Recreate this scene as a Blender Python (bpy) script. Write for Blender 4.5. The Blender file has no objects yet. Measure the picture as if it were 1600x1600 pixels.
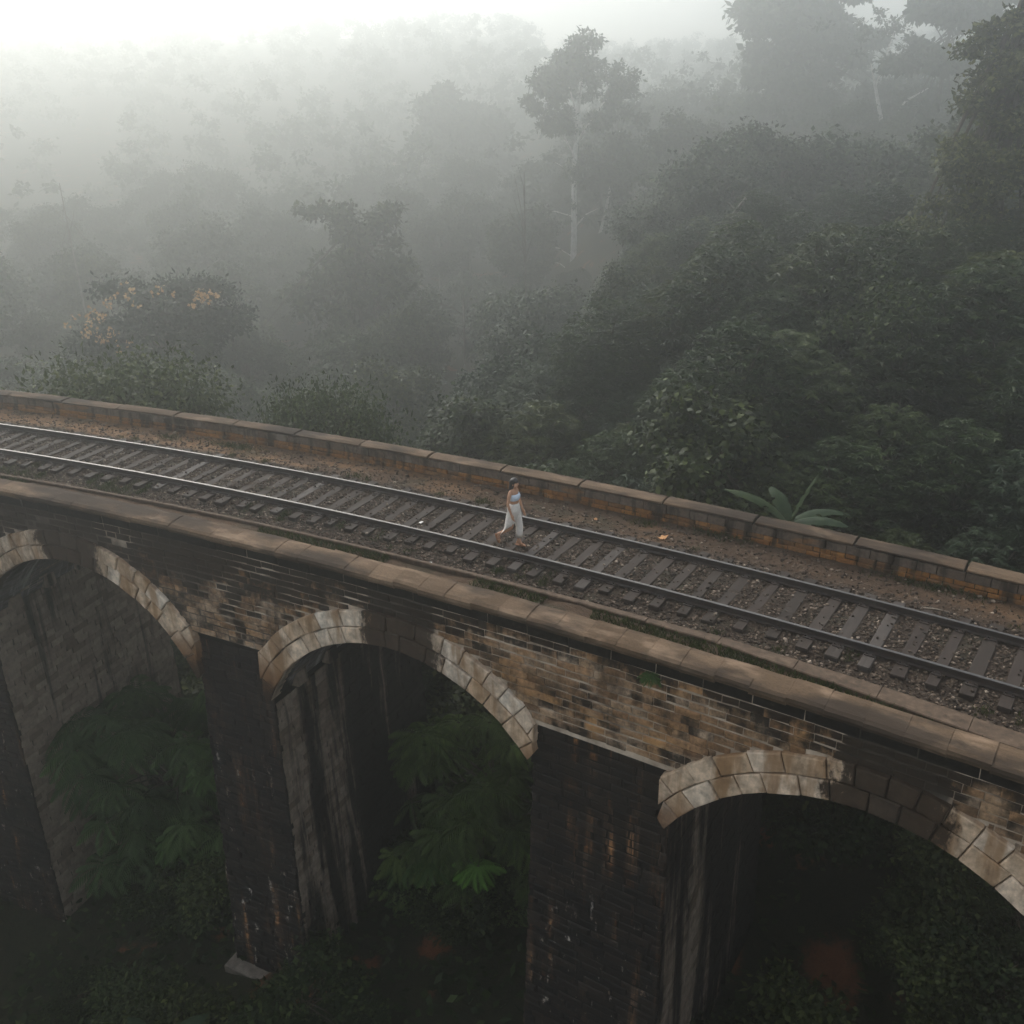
import bpy, math, random
import numpy as np
from mathutils import Matrix, Vector

rng = np.random.default_rng(7)
random.seed(7)
SC = bpy.context.scene
COL = SC.collection

# ------------------------------------------------------------------ camera
PITCH, ROLL, CAMZ = math.radians(24.22), math.radians(0.87), 9.57
cam_d = bpy.data.cameras.new('camera')
cam = bpy.data.objects.new('camera', cam_d); COL.objects.link(cam)
cam_d.sensor_width = 36.0; cam_d.sensor_fit = 'HORIZONTAL'; cam_d.lens = 36.0 * 1500 / 1600
cam_d.clip_start = 0.1; cam_d.clip_end = 3000
fwd = Vector((0, math.cos(PITCH), -math.sin(PITCH)))
right0 = Vector((1, 0, 0)); down0 = Vector((0, -math.sin(PITCH), -math.cos(PITCH)))
cr, sr = math.cos(ROLL), math.sin(ROLL)
rt = right0 * cr + down0 * sr
dn = -right0 * sr + down0 * cr
m = Matrix((rt, -dn, -fwd)).transposed().to_4x4(); m.translation = (0, 0, CAMZ)
cam.matrix_world = m
SC.camera = cam

# ------------------------------------------------------------------ light
SUN_EL, SUN_AZ = math.radians(38), math.radians(-27)     # soft sun ahead on the left, behind the mist
w = bpy.data.worlds.new('World'); SC.world = w; w.use_nodes = True
nt = w.node_tree; bg = nt.nodes['Background']
sky = nt.nodes.new('ShaderNodeTexSky'); sky.sky_type = 'NISHITA'; sky.sun_disc = False
sky.sun_elevation = SUN_EL; sky.sun_rotation = SUN_AZ
sky.air_density = 1.0; sky.dust_density = 4.0; sky.ozone_density = 1.0; sky.altitude = 900
hs = nt.nodes.new('ShaderNodeHueSaturation'); hs.inputs['Saturation'].default_value = 0.35    # misty, near-white sky
nt.links.new(sky.outputs[0], hs.inputs['Color']); nt.links.new(hs.outputs[0], bg.inputs[0]); bg.inputs[1].default_value = 0.15
sd = bpy.data.lights.new('sun', 'SUN'); sd.energy = 1.1; sd.angle = math.radians(14); sd.color = (1.0, 0.945, 0.87)
so = bpy.data.objects.new('sun', sd); COL.objects.link(so)
to_sun = Vector((math.sin(SUN_AZ) * math.cos(SUN_EL), math.cos(SUN_AZ) * math.cos(SUN_EL), math.sin(SUN_EL)))
so.rotation_euler = to_sun.to_track_quat('Z', 'Y').to_euler(); so.location = (0, 60, 80)
SC.view_settings.view_transform = 'Standard'; SC.view_settings.look = 'None'
SC.view_settings.exposure = 1.08; SC.view_settings.gamma = 1.0; SC.view_settings.use_curve_mapping = False
SC.cycles.use_denoising = True
SC.cycles.max_bounces = 4; SC.cycles.diffuse_bounces = 2; SC.cycles.glossy_bounces = 2
SC.cycles.transmission_bounces = 2; SC.cycles.volume_bounces = 1; SC.cycles.transparent_max_bounces = 4
SC.cycles.caustics_reflective = False; SC.cycles.caustics_refractive = False
SC.cycles.sample_clamp_indirect = 4.0
HAZE_DENSITY, HAZE_G = 0.0064, 0.84

# ------------------------------------------------------------------ frame of the curved viaduct
CX, CY, R = -56.1, -78.4, 113.4
def bp(s, off, z):
    s, off, z = np.broadcast_arrays(np.asarray(s, float), np.asarray(off, float), np.asarray(z, float))
    a = s / R
    return np.stack([CX + (R + off) * np.sin(a), CY + (R + off) * np.cos(a), z], -1)
def s_rot(s): return -s / R
def s_off(x, y):
    return np.arctan2(x - CX, y - CY) * R, np.hypot(x - CX, y - CY) - R
PITCH_A, S_ARCH = 10.15, 47.6                # arch spacing and crown of one arch
CROWNS = [S_ARCH + PITCH_A * k for k in range(-2, 4)]
R_IN, Z_ARC, HALF = 4.25, -5.70, 3.90        # intrados radius, centre height, half span
Z_SPRING = Z_ARC + math.sqrt(R_IN**2 - HALF**2)
SPAN = {c: [HALF, HALF] for c in CROWNS}       # clear half span left and right of each crown
SPAN[CROWNS[3]][1] = 3.37; SPAN[CROWNS[4]][0] = 3.65      # a wider pier stands between the middle and right arches
PIERS = [S_ARCH + PITCH_A * (k + .5) for k in range(-2, 3)]
def spring(h): return Z_ARC + math.sqrt(R_IN**2 - h**2)
def pier_top(sp): return -2.2 if abs(sp - PIERS[3]) < .1 else -2.62
S0, S1 = 24.0, 84.0
OFF_F, OFF_B = -3.55, 3.02

def smooth(x): x = np.clip(x, 0, 1); return x * x * (3 - 2 * x)

def terrain(x, y):
    x = np.asarray(x, float); y = np.asarray(y, float)
    s, b = s_off(x, y)
    fl = np.interp(s, [-30, 0, 30, 44, 52, 58, 68, 76, 84, 92, 120], [-1, -9, -16.5, -15.2, -13.7, -13.2, -12.8, -9.5, -4, -1.0, 3])
    back = smooth((y + 70) / 40)
    fl = fl * back + -13 * (1 - back)
    rp = np.interp(b, [3, 6, 12, 18, 26, 34, 44, 58, 80, 130, 220, 400, 600], [0, 2.2, 6.2, 8.6, 11.4, 13.0, 13.0, 8, 5, 9, 15, 24, 32])
    lp = np.interp(b, [3, 10, 20, 35, 60, 110, 180, 270, 380, 600], [0, .5, -1, -4, -7, -4.5, 4, 19, 34, 50])
    k = smooth((x - (-11 + np.clip(b - 5, 0, 60) * .16)) / 20)
    far = smooth((b - 15) / 50)
    z = fl * (1 - far) + -13.2 * far
    z = z + np.where(b > 3, rp * k + lp * (1 - k), 0)
    z = z + np.where(b < -4, np.clip((-b - 4) * -.12, -5, 0), 0)
    z = z + .35 * np.sin(x * .31 + 1.3) * np.cos(y * .27) + .6 * np.sin(x * .07 + y * .05)
    return z

# ------------------------------------------------------------------ mesh helpers
def add(name, me, mat=None, parent=None, **props):
    if mat is not None and not me.materials: me.materials.append(mat)
    o = bpy.data.objects.new(name, me); COL.objects.link(o)
    if parent is not None: o.parent = parent
    for k, v in props.items(): o[k] = v
    return o
def empty(name, loc=(0, 0, 0), rotz=0.0, parent=None, **props):
    o = bpy.data.objects.new(name, None); COL.objects.link(o); o.location = loc; o.rotation_euler = (0, 0, rotz)
    o.empty_display_size = .2
    if parent is not None: o.parent = parent
    for k, v in props.items(): o[k] = v
    return o
def mesh_np(name, V, F, rnd=None, smooth_=False):
    """V (n,3); F (m,k) all the same k"""
    V = np.ascontiguousarray(V, np.float32); F = np.ascontiguousarray(F, np.int32)
    me = bpy.data.meshes.new(name)
    me.vertices.add(len(V)); me.vertices.foreach_set('co', V.ravel())
    mm, k = F.shape
    me.loops.add(mm * k); me.loops.foreach_set('vertex_index', F.ravel())
    me.polygons.add(mm)
    me.polygons.foreach_set('loop_start', np.arange(0, mm * k, k, dtype=np.int32))
    me.polygons.foreach_set('loop_total', np.full(mm, k, np.int32))
    me.polygons.foreach_set('use_smooth', np.full(mm, smooth_, bool))
    if rnd is not None:
        at = me.attributes.new('rnd', 'FLOAT', 'FACE'); at.data.foreach_set('value', np.ascontiguousarray(rnd, np.float32))
    me.update(calc_edges=True)
    return me
class MB:
    """collects polygons of any size"""
    def __init__(s): s.V = []; s.F = []
    def poly(s, pts, faces):
        n = len(s.V); s.V += [tuple(p) for p in pts]; s.F += [tuple(i + n for i in f) for f in faces]
    def box(s, c, d):
        x, y, z = c; a, b, e = d[0] / 2, d[1] / 2, d[2] / 2
        s.poly([(x + i * a, y + j * b, z + k * e) for i in (-1, 1) for j in (-1, 1) for k in (-1, 1)],
               [(0, 1, 3, 2), (4, 6, 7, 5), (0, 4, 5, 1), (2, 3, 7, 6), (0, 2, 6, 4), (1, 5, 7, 3)])
    def tube(s, pts, rad, n=7, cap=True):
        pts = [Vector(p) for p in pts]; rings = []
        up = Vector((.13, .31, .94)).normalized()
        for i, p in enumerate(pts):
            t = (pts[min(i + 1, len(pts) - 1)] - pts[max(i - 1, 0)]).normalized()
            a = t.cross(up)
            if a.length < .1: a = t.cross(Vector((1, 0, 0)))
            a.normalize(); b = t.cross(a)
            r = rad[i] if hasattr(rad, '__len__') else rad
            rings.append([p + (a * math.cos(2 * math.pi * k / n) + b * math.sin(2 * math.pi * k / n)) * r for k in range(n)])
        V = [q for rr in rings for q in rr]
        F = [(i * n + k, i * n + (k + 1) % n, (i + 1) * n + (k + 1) % n, (i + 1) * n + k) for i in range(len(pts) - 1) for k in range(n)]
        if cap: F += [tuple(range(n))[::-1], tuple((len(pts) - 1) * n + k for k in range(n))]
        s.poly(V, F)
    def loft(s, rings, cap=True):
        n = len(rings[0]); V = [q for r in rings for q in r]
        F = [(i * n + k, i * n + (k + 1) % n, (i + 1) * n + (k + 1) % n, (i + 1) * n + k) for i in range(len(rings) - 1) for k in range(n)]
        if cap: F += [tuple(range(n))[::-1], tuple((len(rings) - 1) * n + k for k in range(n))]
        s.poly(V, F)
    def mesh(s, name, smooth_=False):
        me = bpy.data.meshes.new(name); me.from_pydata(s.V, [], s.F); me.update()
        if smooth_: me.polygons.foreach_set('use_smooth', [True] * len(me.polygons))
        return me

def bricks_np(fn, U0, U1, V0, V1, depth=.05, ch=.012, jit=.006, bulge=0.0):
    """blocks on a surface fn(u,v,w): 4 sides, 4 chamfers, 1 front each"""
    n = len(U0)
    j = lambda: rng.uniform(-jit, jit, n)
    w0 = -depth; pw = rng.uniform(-jit * 1.5, jit * 1.5, n)
    us = [U0 + j(), U1 + j(), U1 + j(), U0 + j()]; vs = [V0 + j(), V0 + j(), V1 + j(), V1 + j()]
    su = [1, -1, -1, 1]; sv = [1, 1, -1, -1]
    P = []
    for i in range(4): P.append(fn(us[i], vs[i], np.full(n, w0)))
    for i in range(4): P.append(fn(us[i], vs[i], pw - ch))
    for i in range(4): P.append(fn(us[i] + su[i] * ch * 1.4, vs[i] + sv[i] * ch * 1.4, pw + bulge))
    V = np.stack(P, 1).reshape(-1, 3)
    q = []
    for a, b in ((0, 4), (4, 8)):
        for i in range(4):
            k = (i + 1) % 4; q.append((a + i, a + k, b + k, b + i))
    q.append((8, 9, 10, 11))
    F = (np.array(q)[None] + (np.arange(n) * 12)[:, None, None]).reshape(-1, 4)
    rnd = np.repeat(rng.random(n), 9)
    return V, F, rnd
def courses(u0, u1, v0, v1, h, l, gap=.018, lj=.25):
    """brick rectangles, staggered"""
    out = []
    v = v0; k = 0
    while v + h <= v1 + 1e-6:
        u = u0 - random.uniform(0, l)
        while u < u1:
            ll = l * random.uniform(1 - lj, 1 + lj)
            a, b = max(u, u0), min(u + ll - gap, u1)
            if b - a > .12 * l: out.append((a, b, v, v + h - gap))
            u += ll
        v += h; k += 1
    return np.array(out)

# ------------------------------------------------------------------ node helpers
class NT:
    def __init__(s, name):
        s.m = bpy.data.materials.new(name); s.m.use_nodes = True; s.t = s.m.node_tree; s.t.nodes.clear()
        s.out = s.t.nodes.new('ShaderNodeOutputMaterial')
    def n(s, typ, **kw):
        nd = s.t.nodes.new('ShaderNode' + typ)
        for k, v in kw.items(): setattr(nd, k, v)
        return nd
    def put(s, sock, v):
        if isinstance(v, (int, float)): sock.default_value = v
        elif isinstance(v, (tuple, list)): sock.default_value = v if len(v) == len(sock.default_value) else (*v, 1.0)
        else: s.t.links.new(v, sock)
    def math(s, op, a, b=0.0, c=0.0, clamp=False):
        nd = s.n('Math', operation=op, use_clamp=clamp)
        s.put(nd.inputs[0], a); s.put(nd.inputs[1], b); s.put(nd.inputs[2], c); return nd.outputs[0]
    def vmath(s, op, a, b):
        nd = s.n('VectorMath', operation=op); s.put(nd.inputs[0], a); s.put(nd.inputs[1], b); return nd.outputs[0]
    def noise(s, vec, scale, detail=4, rough=.55, dist=0.0):
        nd = s.n('TexNoise'); s.put(nd.inputs['Vector'], vec); s.put(nd.inputs['Scale'], scale)
        nd.inputs['Detail'].default_value = detail; nd.inputs['Roughness'].default_value = rough; nd.inputs['Distortion'].default_value = dist
        return nd.outputs['Fac']
    def voro(s, vec, scale, feature='F1', out='Distance'):
        nd = s.n('TexVoronoi', feature=feature); s.put(nd.inputs['Vector'], vec); s.put(nd.inputs['Scale'], scale); return nd.outputs[out]
    def ramp(s, f, stops, interp='LINEAR'):
        nd = s.n('ValToRGB'); s.put(nd.inputs[0], f); cr_ = nd.color_ramp; cr_.interpolation = interp
        while len(cr_.elements) < len(stops): cr_.elements.new(.5)
        for e, (p, c) in zip(cr_.elements, stops):
            e.position = p; e.color = (c, c, c, 1) if isinstance(c, (int, float)) else (*c, 1)
        return nd.outputs[0]
    def sstep(s, f, a, b):
        nd = s.n('MapRange', interpolation_type='SMOOTHSTEP'); s.put(nd.inputs[0], f); nd.inputs[1].default_value = a; nd.inputs[2].default_value = b
        return nd.outputs[0]
    def mix(s, f, a, b, blend='MIX'):
        nd = s.n('Mix', data_type='RGBA', blend_type=blend); s.put(nd.inputs[0], f); s.put(nd.inputs[6], a); s.put(nd.inputs[7], b); return nd.outputs[2]
    def pos(s): return s.n('NewGeometry').outputs['Position']
    def rnd(s):
        a = s.n('Attribute', attribute_name='rnd').outputs['Fac']; o = s.n('ObjectInfo').outputs['Random']
        return s.math('FRACT', s.math('ADD', a, o))
    def objrnd(s): return s.n('ObjectInfo').outputs['Random']
    def bridge(s):
        """world position -> (s, off, z) along the viaduct"""
        sep = s.n('SeparateXYZ'); s.put(sep.inputs[0], s.vmath('SUBTRACT', s.pos(), (CX, CY, 0)))
        ss = s.math('MULTIPLY', s.math('ARCTAN2', sep.outputs[0], sep.outputs[1]), R)
        x2 = s.math('MULTIPLY', sep.outputs[0], sep.outputs[0]); y2 = s.math('MULTIPLY', sep.outputs[1], sep.outputs[1])
        off = s.math('SUBTRACT', s.math('SQRT', s.math('ADD', x2, y2)), R)
        c = s.n('CombineXYZ'); s.put(c.inputs[0], ss); s.put(c.inputs[1], off); s.put(c.inputs[2], sep.outputs[2])
        return c.outputs[0], ss, off, sep.outputs[2]
    def done(s, color, rough=.9, bump=None, bstr=.4, bdist=.02, spec=.3, trans=0.0, metal=0.0):
        p = s.n('BsdfPrincipled'); s.put(p.inputs['Base Color'], color); s.put(p.inputs['Roughness'], rough)
        p.inputs['Specular IOR Level'].default_value = spec; s.put(p.inputs['Metallic'], metal)
        if bump is not None:
            b = s.n('Bump'); b.inputs['Strength'].default_value = bstr; b.inputs['Distance'].default_value = bdist
            s.put(b.inputs['Height'], bump); s.t.links.new(b.outputs[0], p.inputs['Normal'])
        sh = p.outputs[0]
        if trans > 0:
            t = s.n('BsdfTranslucent'); s.put(t.inputs[0], color); mx = s.n('MixShader'); mx.inputs[0].default_value = trans
            s.t.links.new(sh, mx.inputs[1]); s.t.links.new(t.outputs[0], mx.inputs[2]); sh = mx.outputs[0]
        s.t.links.new(sh, s.out.inputs['Surface'])
        return s.m

# ------------------------------------------------------------------ materials
def sc3(t, v, k): return t.vmath('MULTIPLY', v, k)

def mat_wall():
    t = NT('spandrel_brick'); v, s, o, z = t.bridge(); r = t.rnd()
    base = t.ramp(r, [(0, (.15, .085, .045)), (.2, (.40, .225, .11)), (.45, (.28, .17, .095)), (.65, (.46, .30, .175)), (.82, (.20, .11, .055)), (1, (.52, .385, .265))])
    g = t.noise(v, 9, 5, .65)
    base = t.mix(.85, base, t.ramp(g, [(.3, .3), (.7, 1.3)]), 'MULTIPLY')
    g2 = t.noise(sc3(t, v, (2.2, 2, 1.0)), 1.3, 5, .7)
    base = t.mix(.8, base, t.ramp(g2, [(.32, .35), (.62, 1.2)]), 'MULTIPLY')
    rust = t.sstep(t.noise(sc3(t, v, (.5, .5, .8)), 1.1, 3), .52, .70)
    base = t.mix(t.math('MULTIPLY', rust, .7), base, (.52, .28, .11))
    # lime bloom towards the lower right of each spandrel
    lime = t.sstep(t.math('ADD', t.noise(sc3(t, v, (.75, .5, 1.5)), 1.3, 6, .7, .4), t.math('MULTIPLY', t.sstep(z, -1.0, -2.2), .09)), .52, .70)
    base = t.mix(t.math('MULTIPLY', lime, .35), base, (.62, .49, .36))
    # soot and algae: blotches, runs down from the coping, heavier on the left end and over the keystones
    n = t.noise(sc3(t, v, (.55, .5, .9)), 1.0, 6, .62, .5)
    run = t.noise(sc3(t, v, (3.2, 1, .38)), 1.0, 5, .65, .2)
    n2 = t.noise(sc3(t, v, (2.6, 1, 2.8)), 1.0, 6, .74)
    n = t.math('ADD', t.math('MULTIPLY', n, .9), t.math('MULTIPLY', t.math('SUBTRACT', run, .42), .55))
    n = t.math('ADD', n, t.math('MULTIPLY', t.sstep(s, 61.5, 47.0), .15))
    n = t.math('ADD', n, t.math('MULTIPLY', t.math('MULTIPLY', t.sstep(z, -1.9, -.3), .24), t.sstep(s, 62.5, 52.0)))
    n = t.math('ADD', n, t.math('MULTIPLY', t.math('SUBTRACT', n2, .5), .75))
    n = t.math('ADD', n, t.math('MULTIPLY', t.math('SUBTRACT', r, .5), .26))
    n = t.math('ADD', n, t.math('MULTIPLY', t.sstep(t.math('ADD', z, t.math('MULTIPLY', run, .7)), -.25, .25), .2))
    d = t.math('PINGPONG', t.math('SUBTRACT', t.math('ADD', s, t.math('MULTIPLY', t.math('SUBTRACT', n2, .5), 1.8)), S_ARCH + .25), PITCH_A / 2)
    key = t.sstep(d, 1.15, .5)
    n = t.math('ADD', n, t.math('MULTIPLY', key, .8))
    st = t.ramp(n, [(.47, 0.0), (.55, .45), (.68, .96)])
    base = t.mix(st, base, t.mix(n2, (.008, .007, .006), (.03, .021, .014)))
    h = t.math('ADD', t.math('MULTIPLY', g, .6), t.math('MULTIPLY', n2, .4))
    return t.done(base, .88, h, .9, .03, .2)

def mat_mortar():
    t = NT('lime_mortar'); v, s, o, z = t.bridge()
    n = t.noise(sc3(t, v, (.8, 1, .8)), 1.4, 5, .65)
    c = t.ramp(n, [(.31, (.07, .054, .04)), (.46, (.32, .25, .185)), (.65, (.60, .49, .375))])
    n3 = t.math('ADD', t.noise(sc3(t, v, (.42, .5, .75)), 1.0, 5, .6, .3), t.math('MULTIPLY', t.sstep(s, 60, 50), .2))
    d = t.math('PINGPONG', t.math('SUBTRACT', s, S_ARCH + .25), PITCH_A / 2)
    n3 = t.math('ADD', n3, t.math('MULTIPLY', t.sstep(d, 1.0, .6), .5))
    c = t.mix(t.math('MULTIPLY', t.sstep(n3, .56, .74), .86), c, (.014, .012, .01))
    return t.done(c, .95, n, .5)

def mat_voussoir():
    t = NT('pale_voussoir_stone'); v, s, o, z = t.bridge(); r = t.rnd()
    base = t.ramp(r, [(0, (.80, .63, .47)), (.3, (.68, .50, .34)), (.55, (.85, .73, .59)), (.8, (.58, .40, .25)), (1, (.80, .65, .50))])
    g = t.noise(v, 5, 6, .65)
    base = t.mix(.9, base, t.ramp(g, [(.28, .35), (.7, 1.25)]), 'MULTIPLY')
    drip = t.noise(sc3(t, v, (2.6, 1, .45)), 1.0, 4, .6)
    base = t.mix(t.math('MULTIPLY', t.sstep(drip, .42, .64), .8), base, (.27, .145, .06))
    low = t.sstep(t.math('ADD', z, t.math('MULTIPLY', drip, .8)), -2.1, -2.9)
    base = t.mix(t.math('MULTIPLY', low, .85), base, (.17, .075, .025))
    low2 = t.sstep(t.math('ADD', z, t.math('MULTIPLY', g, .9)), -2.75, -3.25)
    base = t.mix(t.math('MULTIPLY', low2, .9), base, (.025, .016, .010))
    n2 = t.noise(sc3(t, v, (2.4, 1, 1.3)), 1.0, 6, .74)
    run = t.noise(sc3(t, v, (4.5, 1, .5)), 1.0, 5, .65)
    d = t.math('PINGPONG', t.math('SUBTRACT', t.math('ADD', s, t.math('MULTIPLY', t.math('SUBTRACT', n2, .5), 1.8)), S_ARCH + .25), PITCH_A / 2)
    n = t.math('ADD', t.math('MULTIPLY', n2, .7), t.math('MULTIPLY', run, .32))
    n = t.math('ADD', n, t.math('MULTIPLY', t.sstep(d, 1.2, .5), .85))
    n = t.math('ADD', n, t.math('MULTIPLY', t.sstep(s, 52, 46), .12))
    base = t.mix(t.ramp(n, [(.52, 0.0), (.68, .5), (.84, .97)]), base, t.mix(g, (.010, .008, .006), (.06, .036, .02)))
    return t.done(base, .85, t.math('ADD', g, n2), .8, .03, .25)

def mat_pier():
    t = NT('black_stained_pier_stone'); v, s, o, z = t.bridge(); r = t.rnd()
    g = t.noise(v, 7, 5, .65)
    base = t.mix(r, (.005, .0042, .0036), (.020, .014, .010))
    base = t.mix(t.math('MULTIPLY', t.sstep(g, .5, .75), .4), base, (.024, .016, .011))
    dr = t.noise(sc3(t, v, (3.4, 3.4, .16)), 1.0, 5, .65)
    br = t.noise(sc3(t, v, (1.3, 1.3, .9)), 1.0, 5, .7)
    rs = t.math('MULTIPLY', t.sstep(dr, .50, .66), t.sstep(br, .40, .60))
    base = t.mix(t.math('MULTIPLY', rs, .6), base, t.mix(r, (.20, .085, .03), (.15, .10, .065)))
    hot = t.math('MULTIPLY', t.sstep(dr, .58, .66), t.sstep(br, .52, .62))
    base = t.mix(t.math('MULTIPLY', hot, .8), base, (.40, .19, .07))
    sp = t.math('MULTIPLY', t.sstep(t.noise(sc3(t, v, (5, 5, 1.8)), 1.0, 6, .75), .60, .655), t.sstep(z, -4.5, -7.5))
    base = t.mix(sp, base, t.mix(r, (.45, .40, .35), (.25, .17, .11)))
    return t.done(base, .8, g, .9, .03, .3)

def mat_inside():
    t = NT('weathered_pier_side'); v, s, o, z = t.bridge(); r = t.rnd()
    base = t.ramp(r, [(0, (.20, .15, .11)), (.5, (.29, .23, .178)), (1, (.13, .095, .065))])
    g = t.noise(v, 6, 5, .65)
    base = t.mix(.8, base, t.ramp(g, [(.3, .5), (.7, 1.3)]), 'MULTIPLY')
    # dark runs of water between pale lime tongues
    dr = t.noise(sc3(t, v, (.6, 1.3, .11)), 1.0, 6, .68, .35)
    dr = t.math('ADD', dr, t.math('MULTIPLY', t.sstep(o, -2.4, .5), .09))
    dr = t.math('SUBTRACT', dr, t.math('MULTIPLY', t.sstep(s, 50, 46), .13))
    base = t.mix(t.math('MULTIPLY', t.sstep(dr, .43, .55), .96), base, (.012, .010, .009))
    return t.done(base, .88, g, .8, .03, .25)

def mat_vault():
    t = NT('sooty_vault_brick'); v, s, o, z = t.bridge(); r = t.rnd()
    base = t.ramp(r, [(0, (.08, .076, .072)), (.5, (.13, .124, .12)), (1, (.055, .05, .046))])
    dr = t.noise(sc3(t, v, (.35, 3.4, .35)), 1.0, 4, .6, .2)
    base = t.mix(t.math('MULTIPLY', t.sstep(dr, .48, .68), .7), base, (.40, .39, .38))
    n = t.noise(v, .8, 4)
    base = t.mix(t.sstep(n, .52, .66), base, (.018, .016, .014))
    return t.done(base, .88, dr, .5, .02, .2)

def mat_coping(name='worn_coping_stone', k=1.0):
    t = NT(name); v, s, o, z = t.bridge(); r = t.rnd()
    base = t.ramp(r, [(0, (.13, .083, .048)), (.5, (.225, .15, .092)), (1, (.165, .108, .066))])
    g = t.noise(v, 24, 6, .7)
    base = t.mix(.8, base, t.ramp(g, [(.3, .55), (.7, 1.35)]), 'MULTIPLY')
    n = t.noise(sc3(t, v, (.9, 2.2, 2)), 1.2, 4, .6)
    base = t.mix(t.math('MULTIPLY', t.sstep(n, .48, .66), .75), base, (.36, .25, .165))
    kk = t.noise(sc3(t, v, (.35, 1, 1)), 1.0, 5, .65)
    base = t.mix(t.math('MULTIPLY', t.sstep(kk, .42, .60), .88), base, (.05, .036, .026))
    base = t.mix(1.0, base, (k, k, k), 'MULTIPLY')
    return t.done(base, .92, t.math('ADD', g, n), .7, .012, .2)

def mat_dark_course():  # near-black holds both moss and the shade under the coping overhang
    t = NT('black_moss_shade_course'); v, s, o, z = t.bridge()
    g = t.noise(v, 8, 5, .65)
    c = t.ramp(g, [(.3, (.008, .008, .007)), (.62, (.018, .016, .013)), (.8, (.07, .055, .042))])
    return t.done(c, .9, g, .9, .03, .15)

def mat_parapet(kind):
    t = NT('parapet_' + kind); v, s, o, z = t.bridge(); r = t.rnd()
    if kind == 'block':
        base = t.ramp(r, [(0, (.12, .09, .066)), (.5, (.155, .118, .09)), (1, (.13, .094, .066))])
        dark = .55
    else:
        base = t.ramp(r, [(0, (.20, .085, .028)), (.4, (.33, .15, .045)), (.7, (.15, .08, .04)), (1, (.26, .13, .05))])
        dark = .60
    g = t.noise(v, 14, 5, .65)
    base = t.mix(.8, base, t.ramp(g, [(.3, .5), (.7, 1.25)]), 'MULTIPLY')
    d = t.noise(sc3(t, v, (3.2, 1, .8)), 1.0, 5, .65)
    base = t.mix(t.math('MULTIPLY', t.sstep(d, .47, .62), dark + .3), base, (.028, .021, .015))
    if kind == 'block':
        lt = t.noise(sc3(t, v, (1.1, 1, .6)), 1.3, 4)
        base = t.mix(t.math('MULTIPLY', t.sstep(lt, .58, .68), .5), base, (.32, .27, .22))
        og = t.noise(sc3(t, v, (.6, 1, 2.5)), 1.0, 4)
        base = t.mix(t.math('MULTIPLY', t.sstep(og, .6, .68), .5), base, (.30, .14, .045))
    return t.done(base, .9, t.math('ADD', g, d), .8, .015, .2)

def mat_bed():
    t = NT('ballast_bed'); v, s, o, z = t.bridge()
    vo = t.voro(v, 22); vc = t.n('TexVoronoi'); t.put(vc.inputs['Vector'], v); t.put(vc.inputs['Scale'], 22)
    cell = t.n('SeparateColor'); t.put(cell.inputs[0], vc.outputs['Color'])
    gr = t.ramp(cell.outputs[0], [(0, (.020, .0145, .010)), (.5, (.040, .028, .019)), (.85, (.062, .043, .030)), (1, (.11, .082, .058))])
    soil = t.ramp(t.noise(v, 5, 6, .7), [(.3, (.075, .045, .027)), (.7, (.15, .09, .05))])
    orange = t.ramp(t.noise(v, 9, 5, .7), [(.3, (.12, .066, .032)), (.7, (.23, .135, .070))])
    n = t.noise(sc3(t, v, (.4, .9, 1)), 1.0, 5, .65)
    far = t.sstep(o, 1.35, 1.75)
    onl = t.math('ADD', n, t.math('MULTIPLY', t.sstep(s, 62, 46), .12))
    omask = t.math('MULTIPLY', far, t.sstep(onl, .50, .60))
    c = t.mix(t.math('MULTIPLY', t.math('ADD', far, t.sstep(o, -1.75, -2.0), clamp=True), .55), gr, soil)
    c = t.mix(t.math('MULTIPLY', omask, .85), c, orange)
    moss = t.math('MULTIPLY', t.sstep(t.noise(sc3(t, v, (.7, 1, 1)), 1.2, 4), .54, .66), .6)
    c = t.mix(moss, c, (.035, .035, .02))
    right_dark = t.sstep(s, 46, 68)  # bed colour gets darker towards the right end
    c = t.mix(t.math('MULTIPLY', right_dark, .45), c, (.03, .022, .017))
    return t.done(c, .95, t.math('ADD', vo, t.noise(v, 30, 3)), .8, .02, .15)

def mat_stone():
    t = NT('ballast_stone'); r = t.rnd(); v = t.pos()
    c = t.ramp(r, [(0, (.020, .0145, .011)), (.4, (.05, .036, .026)), (.72, (.095, .069, .049)), (.9, (.15, .112, .08)), (1, (.32, .26, .20))])
    c = t.mix(.5, c, t.ramp(t.noise(v, 40, 3), [(.3, .5), (.7, 1.3)]), 'MULTIPLY')
    return t.done(c, .9, None, spec=.2)

def mat_sleeper():
    t = NT('weathered_sleeper'); r = t.objrnd()
    tc = t.n('TexCoord').outputs['Object']
    g = t.noise(sc3(t, tc, (14, .9, 10)), 1.0, 5, .7)
    v = t.vmath('ADD', tc, t.n('ObjectInfo').outputs['Location'])
    base = t.ramp(r, [(0, (.026, .019, .014)), (.4, (.040, .030, .023)), (.75, (.030, .021, .016)), (.95, (.050, .041, .034)), (1, (.10, .088, .08))])
    base = t.mix(.8, base, t.ramp(g, [(.3, .6), (.7, 1.35)]), 'MULTIPLY')
    sp = t.noise(v, 6, 5, .7)
    base = t.mix(t.math('MULTIPLY', t.sstep(sp, .5, .68), .6), base, (.04, .026, .018))
    return t.done(base, .85, g, .6, .012, .3)

def mat_simple(name, stops, scale=6, rough=.9, bump=.4, spec=.25, trans=0.0, vecscale=(1, 1, 1), metal=0.0):
    t = NT(name); v = sc3(t, t.pos(), vecscale); g = t.noise(v, scale, 5, .65)
    return t.done(t.ramp(g, stops), rough, g, bump, .02, spec, trans, metal)

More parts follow.
